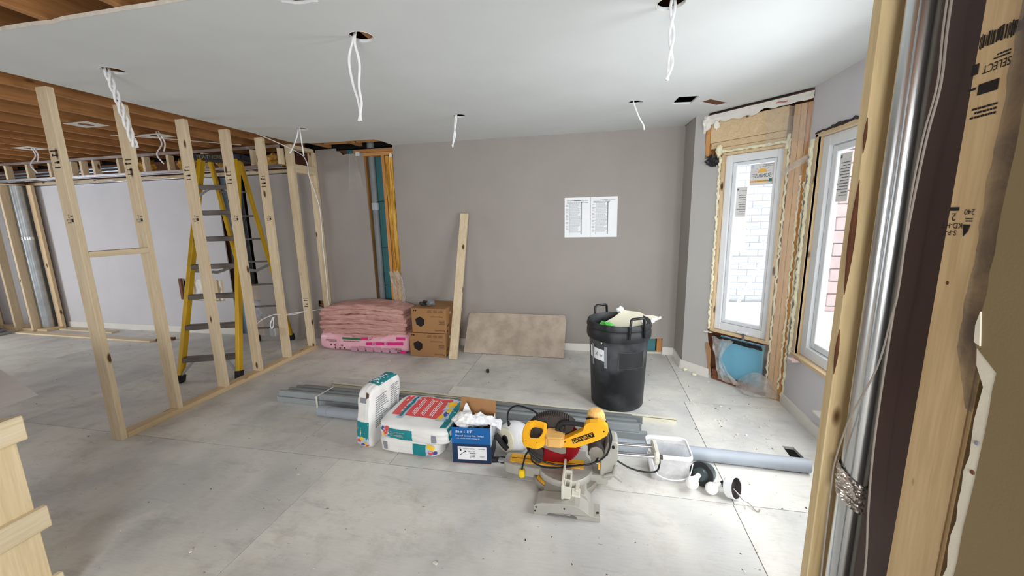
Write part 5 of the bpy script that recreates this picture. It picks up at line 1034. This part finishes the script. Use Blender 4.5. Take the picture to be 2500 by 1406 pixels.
obj('motor_ring', G().lathe([(0.05, -0.02), (0.056, 0.0), (0.057, 0.02), (0.053, 0.038), (0.046, 0.042)], mo, 28), 'saw_w', sw, smooth=True)
obj('motor_cap', G().lathe([(0.049, 0.040), (0.050, 0.062), (0.044, 0.085), (0.030, 0.098), (0.0, 0.101)], mo, 14), 'saw_yd', sw)
obj('motor_body', G().lathe([(0.0, -0.10), (0.045, -0.10), (0.05, -0.02)], mo, 24), 'saw_k', sw, smooth=True)
obj('pivot_housing', G().lathe([(0.0, -0.06), (0.042, -0.06), (0.046, -0.05), (0.046, 0.045), (0.038, 0.055), (0.015, 0.058), (0, 0.058)], frame((0.035, 2.03, 0.225), (1, 0, 0), (0, 0, 1)), 24), 'saw_k', sw, smooth=True)
obj('pivot_face', G().lathe([(0.036, 0.056), (0.04, 0.062), (0.02, 0.066), (0, 0.066)], frame((0.035, 2.03, 0.225), (1, 0, 0), (0, 0, 1)), 8), 'saw_m', sw)
prism('bevel_arm', [(0.098, 0.285), (0.11, 0.292), (0.142, 0.290), (0.152, 0.275), (0.153, 0.20), (0.125, 0.10), (0.12, 0.06), (0.07, 0.05), (0.055, 0.07), (0.06, 0.17)], 1.985, 2.10, 'saw_g', bevel=0.006)
obj('arm_foot', bx(-0.02, 0.10, 1.97, 2.09, 0.03, 0.085), 'saw_g', sw, bevel=0.01); obj('warning_tag', bx(0.048, 0.056, 1.978, 1.985, 0.12, 0.16), 'saw_y', sw)
obj('adjust_bolt', G().tube([(0.125, 1.975, 0.262), (0.125, 1.985, 0.262)], 0.008, 8), 'ink', sw)
for y_ in (2.0, 2.095): obj('slide_rail', G().tube([(0.10, y_, 0.212), (0.352, y_, 0.219)], 0.0115, 16), 'chrome', sw, smooth=True)
obj('slide_tube', G().tube([(0.10, 2.045, 0.186), (0.39, 2.045, 0.190)], 0.012, 14), 'saw_k', sw, smooth=True)
obj('rail_end_cap', G().slab([(0, 0), (0.13, 0), (0.145, 0.02), (0.145, 0.058), (0.13, 0.075), (0.0, 0.075), (-0.015, 0.058), (-0.015, 0.02)], [], 0.024, frame((0.338, 1.985, 0.178), (0, 1, 0), (0, 0, 1))), 'saw_w', sw, bevel=0.005, seg=2)
kn = Vector((0.132, 1.975, 0.105)); g = G()
for a in (80, 200, 320):
    d = Vector((math.cos(math.radians(a)), 0, math.sin(math.radians(a)))); g.tube([kn, kn + d * 0.03, kn + d * 0.055], [0.014, 0.011, 0.009], 10)
obj('bevel_knob', g, 'saw_g', sw, smooth=True); obj('knob_shaft', G().tube([(0.10, 2.03, 0.105), kn], 0.008, 10), 'galv', sw, smooth=True)
for pth in ([(0.085, 2.05, 0.375), (0.105, 1.97, 0.33), (0.10, 1.95, 0.26), (0.055, 1.945, 0.20), (-0.03, 1.94, 0.165), (-0.16, 1.94, 0.150), (-0.27, 1.945, 0.165), (-0.325, 1.955, 0.20), (-0.335, 1.97, 0.215)],
            [(0.05, 1.975, 0.21), (0.02, 1.95, 0.175), (-0.08, 1.935, 0.158), (-0.17, 1.93, 0.14), (-0.25, 1.93, 0.135), (-0.31, 1.94, 0.155), (-0.318, 1.95, 0.18)],
            [(0.15, 2.01, 0.165), (0.22, 2.0, 0.135), (0.30, 1.995, 0.125), (0.355, 2.0, 0.135), (0.372, 2.02, 0.17), (0.37, 2.04, 0.19)],
            [(-0.02, 2.02, 0.395), (-0.005, 2.0, 0.41), (0.03, 1.995, 0.405), (0.075, 2.0, 0.385), (0.10, 2.0, 0.36), (0.115, 1.99, 0.30), (0.09, 1.96, 0.22)],
            [(-0.335, 1.955, 0.205), (-0.352, 1.95, 0.18), (-0.362, 1.95, 0.14), (-0.372, 1.95, 0.10), (-0.374, 1.95, 0.075)]):
    obj('power_cord', G().tube(smoothpath(pth, 6), 0.0048, 8), 'cord', sw, smooth=True)
obj('plug', G().tube([(-0.374, 1.95, 0.09), (-0.374, 1.95, 0.085), (-0.374, 1.95, 0.06), (-0.374, 1.95, 0.050)], [0.008, 0.016, 0.018, 0.0175], 14), 'plug', sw, smooth=True); obj('plug_prong', bx(-0.376, -0.373, 1.947, 1.953, 0.03, 0.05), 'galv', sw)

# ============================================================ TUB, LIGHT FIXTURES
tb = thing('plastic_tub', (0.455, 2.19, 0), 'translucent square plastic tub with grey residue beside the saw rails', 'tub')
def rr(cx_, cy_, w_, d_, r_, z, n=5):
    out = []
    for (sx, sy, a0) in ((1, 1, 0), (-1, 1, 90), (-1, -1, 180), (1, -1, 270)):
        for k in range(n + 1):
            a = math.radians(a0 + 90 * k / n); out.append(Vector((cx_ + sx * (w_ / 2 - r_) + r_ * math.cos(a), cy_ + sy * (d_ / 2 - r_) + r_ * math.sin(a), z)))
    return out
def loft(rings_, cap0=False, cap1=False):
    g = G(); n = len(rings_[0])
    for r_ in rings_: g.v += r_
    for i in range(len(rings_) - 1):
        for k in range(n): a, b = i * n + k, i * n + (k + 1) % n; g.f.append((a, b, b + n, a + n))
    if cap0: g.f.append(tuple(range(n)))
    if cap1: g.f.append(tuple((len(rings_) - 1) * n + k for k in range(n)))
    return g
tcx, tcy = 0.445, 2.195
obj('tub_body', loft([rr(tcx, tcy, 0.195, 0.165, 0.025, 0.001), rr(tcx, tcy, 0.205, 0.175, 0.028, 0.03), rr(tcx, tcy, 0.225, 0.20, 0.032, 0.15)], True), 'tub', tb, smooth=True)
obj('rim', loft([rr(tcx, tcy, 0.228, 0.203, 0.034, 0.148), rr(tcx, tcy, 0.238, 0.213, 0.036, 0.15), rr(tcx, tcy, 0.238, 0.213, 0.036, 0.158), rr(tcx, tcy, 0.234, 0.209, 0.035, 0.16), rr(tcx, tcy, 0.234, 0.209, 0.035, 0.172), rr(tcx, tcy, 0.222, 0.197, 0.032, 0.172), rr(tcx, tcy, 0.222, 0.197, 0.032, 0.15)]), 'jug', tb, smooth=True)
obj('residue', loft([rr(tcx, tcy, 0.188, 0.158, 0.022, 0.004), rr(tcx, tcy, 0.198, 0.170, 0.026, 0.055 + 0.0), rr(tcx, tcy, 0.05, 0.05, 0.02, 0.06)], True, True), 'mud', tb, smooth=True)
obj('tub_handle', G().tube(smoothpath([(0.345, 2.10, 0.135), (0.37, 2.06, 0.075), (0.45, 2.05, 0.055), (0.53, 2.06, 0.075), (0.56, 2.10, 0.135)], 6), 0.0028, 8), 'jug', tb, smooth=True)
def bulb(parent, base, d, r_):
    d = Vector(d).normalized(); m_ = frame(base, d.orthogonal(), d.cross(d.orthogonal()))
    if (m_.to_3x3() @ Vector((0, 0, 1))).dot(d) < 0: m_ = m_ @ Matrix.Rotation(PI, 4, 'X')
    prof = [(0.0, 0), (0.013, 0.0), (0.0135, 0.02), (0.016, 0.032)] + [(r_ * math.sin(a), 0.032 + r_ * 1.25 - r_ * math.cos(a)) for a in [PI * (0.22 + 0.78 * k / 12) for k in range(13)]]
    return obj('bulb', G().lathe(prof, m_, 24), 'bulb', parent, smooth=True)
la = thing('lamp_fixture', (0.60, 2.13, 0), 'dark round lamp fixture with a white bulb leaning on the plastic tub', 'lamp')
axA = Vector((-0.62, -0.72, 0.25)).normalized(); mA_ = frame((0.612, 2.115, 0.068), axA.orthogonal(), axA.cross(axA.orthogonal()))
if (mA_.to_3x3() @ Vector((0, 0, 1))).dot(axA) < 0: mA_ = mA_ @ Matrix.Rotation(PI, 4, 'X')
obj('trim_disc', G().lathe([(0.0, 0.0), (0.063, 0.0), (0.066, 0.004), (0.064, 0.010), (0.0, 0.012)], mA_, 32), 'black', la, smooth=True)
obj('can', G().lathe([(0.064, 0.0), (0.062, -0.02), (0.055, -0.05), (0.05, -0.065), (0.0, -0.068)], mA_, 28), 'can_g', la, smooth=True)
obj('socket_cup', G().lathe([(0.040, 0.010), (0.034, 0.028), (0.016, 0.034), (0, 0.034)], mA_ @ Matrix.Translation((0.0, 0.0, 0)), 20), 'can_g', la, smooth=True)
bulb(la, mA_ @ Vector((0.0, 0.0, 0.034)), (-0.6, -0.72, -0.18), 0.033)
lbp = thing('lamp_fixture', (0.73, 2.03, 0), 'white drum lamp fixture with a white bulb lying alone on the floor', 'lamp')
axB = Vector((0.70, -0.66, 0.28)).normalized(); mB_ = frame((0.735, 2.045, 0.057), axB.orthogonal(), axB.cross(axB.orthogonal()))
if (mB_.to_3x3() @ Vector((0, 0, 1))).dot(axB) < 0: mB_ = mB_ @ Matrix.Rotation(PI, 4, 'X')
obj('drum', G().lathe([(0.0, -0.012), (0.048, -0.012), (0.056, -0.004), (0.056, 0.036), (0.053, 0.036), (0.052, 0.0), (0, -0.004)], mB_, 32), 'jug', lbp, smooth=True)
obj('drum_inside', G().lathe([(0.0, -0.002), (0.0515, 0.0005), (0.0515, 0.032)], mB_, 32), 'saw_k', lbp, smooth=True, fix=False)
obj('socket', G().tube([mB_ @ Vector((0, 0, -0.012)), mB_ @ Vector((0.004, 0, -0.045))], 0.017, 16), 'black', lbp, smooth=True)
bulb(lbp, mB_ @ Vector((0.004, 0, -0.045)), (-0.80, -0.50, -0.10), 0.032)
obj('lead_wire', G().tube(smoothpath([mB_ @ Vector((0, -0.02, 0.01)), (0.785, 2.0, 0.02), (0.81, 1.985, 0.015), (0.83, 1.95, 0.004), (0.845, 1.945, 0.008), (0.85, 1.96, 0.006)], 5), 0.0022, 6), 'wire_g', lbp, smooth=True)
obj('lead_wire', G().tube(smoothpath([mB_ @ Vector((0, -0.02, 0.01)), (0.785, 1.99, 0.03), (0.79, 1.965, 0.012), (0.785, 1.955, 0.004)], 5), 0.0018, 6), 'wire', lbp, smooth=True)

# ============================================================ TRASH BIN
bn = thing('trash_bin', (0.21, 3.085, 0), 'tall black round trash bin with two loop handles, full of drywall scraps', 'bin')
mbn = Matrix.Translation((0.21, 3.085, 0))
obj('bin_body', G().lathe([(0.0, 0.001), (0.195, 0.001), (0.203, 0.012), (0.226, 0.56), (0.218, 0.56), (0.196, 0.02), (0, 0.02)], mbn, 48), 'bin', bn, smooth=True)
obj('collar', G().lathe([(0.227, 0.555), (0.240, 0.558), (0.247, 0.575), (0.247, 0.62), (0.243, 0.63), (0.243, 0.645), (0.248, 0.65), (0.248, 0.665), (0.240, 0.69), (0.232, 0.692), (0.226, 0.68), (0.222, 0.56)], mbn, 48), 'bin', bn, smooth=True)
for a in (-62, 122):
    ca, sa = math.cos(math.radians(a)), math.sin(math.radians(a)); R_ = 0.252; tx = Vector((-sa, ca, 0)); c0 = Vector((0.21 + R_ * ca, 3.085 + R_ * sa, 0))
    p = [c0 - tx * 0.065 + Vector((0, 0, 0.60)), c0 - tx * 0.06 + Vector((0, 0, 0.68)), c0 - tx * 0.055 + Vector((0, 0, 0.742)), c0 - tx * 0.045 + Vector((0, 0, 0.752)), c0 + tx * 0.045 + Vector((0, 0, 0.752)), c0 + tx * 0.055 + Vector((0, 0, 0.742)), c0 + tx * 0.06 + Vector((0, 0, 0.68)), c0 + tx * 0.065 + Vector((0, 0, 0.60))]
    obj('handle', G().tube(p, 0.010, 10), 'abs', bn, smooth=True)
    obj('handle_lug', G().box(-0.05, 0.05, -0.012, 0.012, 0.565, 0.62, frame((c0.x, c0.y, 0), tx, (ca, sa, 0))), 'abs', bn, bevel=0.004)
def cyl(a0, a1, z0, z1, off, n=10, sk=0.0):
    def f(u_, v_):
        a = math.radians(a0 + (a1 - a0) * u_); z = z0 + (z1 - z0) * v_ + sk * u_; r_ = 0.203 + (z - 0.012) / 0.548 * 0.023 + off; return (0.21 + r_ * math.cos(a), 3.085 + r_ * math.sin(a), z)
    return G().grid(n, 3, f)
obj('taped_note', cyl(-160, -118, 0.41, 0.50, 0.003, 10, -0.01), 'paper', bn, smooth=True, fix=False)
for a in (-152, -120): obj('tape_strip', cyl(a, a + 6, 0.35, 0.52, 0.0045, 3), 'ink_g', bn, smooth=True, fix=False)
obj('label_panel', cyl(-92, -38, 0.355, 0.485, 0.0015), 'black', bn, smooth=True, fix=False)
g = G()
for a0, a1, z0, z1 in ((-92, -38, 0.355, 0.358), (-92, -38, 0.482, 0.485), (-92, -91, 0.355, 0.485), (-39, -38, 0.355, 0.485)): q = cyl(a0, a1, z0, z1, 0.003); g.add(q.v, q.f)
obj('label_border', g, 'saw_k', bn, fix=False)
def cyl_letters(s_, a, z, h):
    ca, sa = math.cos(math.radians(a)), math.sin(math.radians(a)); r_ = 0.203 + (z - 0.012) / 0.548 * 0.023 + 0.006
    return letters(G(), s_, (0.21 + r_ * ca, 3.085 + r_ * sa, z), (-sa, ca, 0), (0, 0, 1), height=h)
obj('handwriting', cyl_letters('w', -127, 0.445, 0.02), 'ink_g', bn, fix=False); obj('handwriting', cyl_letters('x', -138, 0.452, 0.03), 'ink_g', bn, fix=False)
ds = thing('drywall_scrap', (0.33, 3.1, 0.55), 'large broken drywall scrap sticking out of the black trash bin', 'scrap')
mds = frame((0.21, 3.13, 0.62), (1, 0.12, 0.12), (-0.05, 0.75, 0.42))
obj('board', G().slab([(-0.12, -0.14), (0.10, -0.19), (0.19, -0.08), (0.245, -0.05), (0.275, 0.0), (0.345, 0.03), (0.29, 0.06), (0.235, 0.07), (0.20, 0.115), (0.06, 0.17), (0.045, 0.14), (-0.02, 0.09), (-0.13, 0.03)], [], 0.013, mds), 'cream', ds)
obj('torn_paper', G().grid(10, 4, lambda u_, v_: tuple(mds @ Vector((0.205 + 0.14 * u_ - 0.03 * v_, -0.08 + 0.115 * u_ + 0.09 * v_ * (1 - u_), 0.018 + 0.012 * nz(u_ * 9, v_ * 5))))), 'paper', ds, fix=False)
crumple('torn_paper', tuple(mds @ Vector((0.05, 0.165, 0.02))), 0.026, 'paper', ds, 0.5, 2.4, (1.2, 0.7, 1), 4, 2)
tag(obj('drywall_scrap', G().slab([(-0.16, -0.12), (0.1, -0.15), (0.13, 0.06), (-0.02, 0.12), (-0.14, 0.05)], [], 0.013, frame((0.19, 3.06, 0.555), (1, 0.3, 0.05), (-0.2, 1, 0.1))), 'gyp_edge'), 'smaller grey drywall scrap lying flat inside the black trash bin', 'scrap')
tag(crumple('green_wrapper', (0.115, 3.0, 0.635), 0.055, 'green', None, 0.5, 2.4, (1.3, 0.9, 0.8), 6, 3), 'crumpled green plastic wrapper inside the black trash bin', 'wrapper')

# ============================================================ CRATE AND SHEET (near left)
cr_ = thing('wooden_crate', (-2.35, 0.6, 0), 'pale wooden crate of boards and cleats at the left edge of the picture', 'crate')
XK = -2.153; YK = 0.973; ZT = 0.80
for i in range(5):
    y1 = YK - 0.02 - i * 0.155; obj('board', bx(XK - 0.02, XK, y1 - 0.14, y1, 0.012, ZT - 0.035), 'crate_z', cr_, bevel=0.003)
for i in range(4): obj('back_board', bx(XK - 0.05 - i * 0.155 - 0.14, XK - 0.05 - i * 0.155, YK - 0.04, YK - 0.02, 0.0, ZT - 0.035), 'crate_z', cr_, bevel=0.003)
for z0, z1, yy in ((ZT - 0.11, ZT - 0.012, YK), (0.305, 0.397, YK + 0.004), (0.0, 0.09, YK)): obj('cleat', bx(XK, XK + 0.028, YK - 0.80, yy, z0, z1), 'crate_y', cr_, bevel=0.004)
obj('top_board', bx(XK - 0.70, XK - 0.0, YK - 0.80, YK - 0.02, ZT - 0.034, ZT - 0.014), 'crate_y', cr_, bevel=0.003)
tag(obj('plastic_sheet', G().grid(16, 16, lambda u_, v_: (-2.176 - 0.80 * (1 - u_) - 0.0 * (1 - v_), 1.05 + 0.25 * (1 - u_) - 0.95 * (1 - v_) , ZT + 0.008 + 0.006 * nz(u_ * 2, v_ * 2) + 0.022 * v_)), 'sheet', smooth=True, fix=False), 'frosted grey plastic sheet overhanging the top of the wooden crate', 'plastic sheet')

# ============================================================ FLOOR DEBRIS
g = G(); rn = random.Random(99)
for k in range(260):
    x_, y_ = (rn.uniform(-6.5, 1.3), rn.uniform(0.8, 4.1)) if k < 150 else (rn.uniform(-0.3, 1.3), rn.uniform(1.2, 3.2))
    if (-2.7 < x_ < 0.7 and 2.3 < y_ < 3.05) or (-1.6 < x_ < 0.8 and 1.7 < y_ < 2.35): continue
    r_ = rn.choice((0.002, 0.003, 0.004, 0.006)); a = rn.uniform(0, PI)
    g.box(-r_, r_, -r_ * 0.45, r_ * 0.45, 0, r_ * 0.3, Matrix.Translation((x_, y_, 0.0004)) @ Matrix.Rotation(a, 4, 'Z'))
tag(obj('floor_debris', g, 'ink_b'), 'small dark chips and crumbs scattered over the dusty floor', 'debris', kind='stuff')
g = G()
for k in range(160):
    x_, y_ = (rn.uniform(-5, 1.3), rn.uniform(0.9, 4.1)) if k < 80 else (rn.uniform(0.8, 1.42), rn.uniform(2.6, 3.6)); 
    if (-2.7 < x_ < 0.7 and 2.3 < y_ < 3.05) or (-1.6 < x_ < 0.8 and 1.7 < y_ < 2.35): continue
    if x_ > 0.8 and y_ > 3.85 - (x_ - 0.875) * 1.06: continue
    r_ = rn.choice((0.003, 0.004, 0.006, 0.009)); g.box(-r_, r_, -r_ * 0.6, r_ * 0.6, 0, r_ * 0.6, Matrix.Translation((x_, y_, 0.0004)) @ Matrix.Rotation(rn.uniform(0, PI), 4, 'Z'))
tag(obj('plaster_crumbs', g, 'white'), 'white plaster crumbs scattered over the floor and along the bay walls', 'debris', kind='stuff')
for i, (x_, y_) in enumerate(((0.895, 3.83), (0.95, 3.72))): tag(crumple('plaster_lump', (x_, y_, 0.012), 0.018, 'foam', None, 0.4, 2, (1.2, 1, 0.7), i, 2), ('smaller', 'larger')[i] + ' cream foam lump on the floor at the foot of the bay wall', 'lump', 'foam lumps at the bay wall')
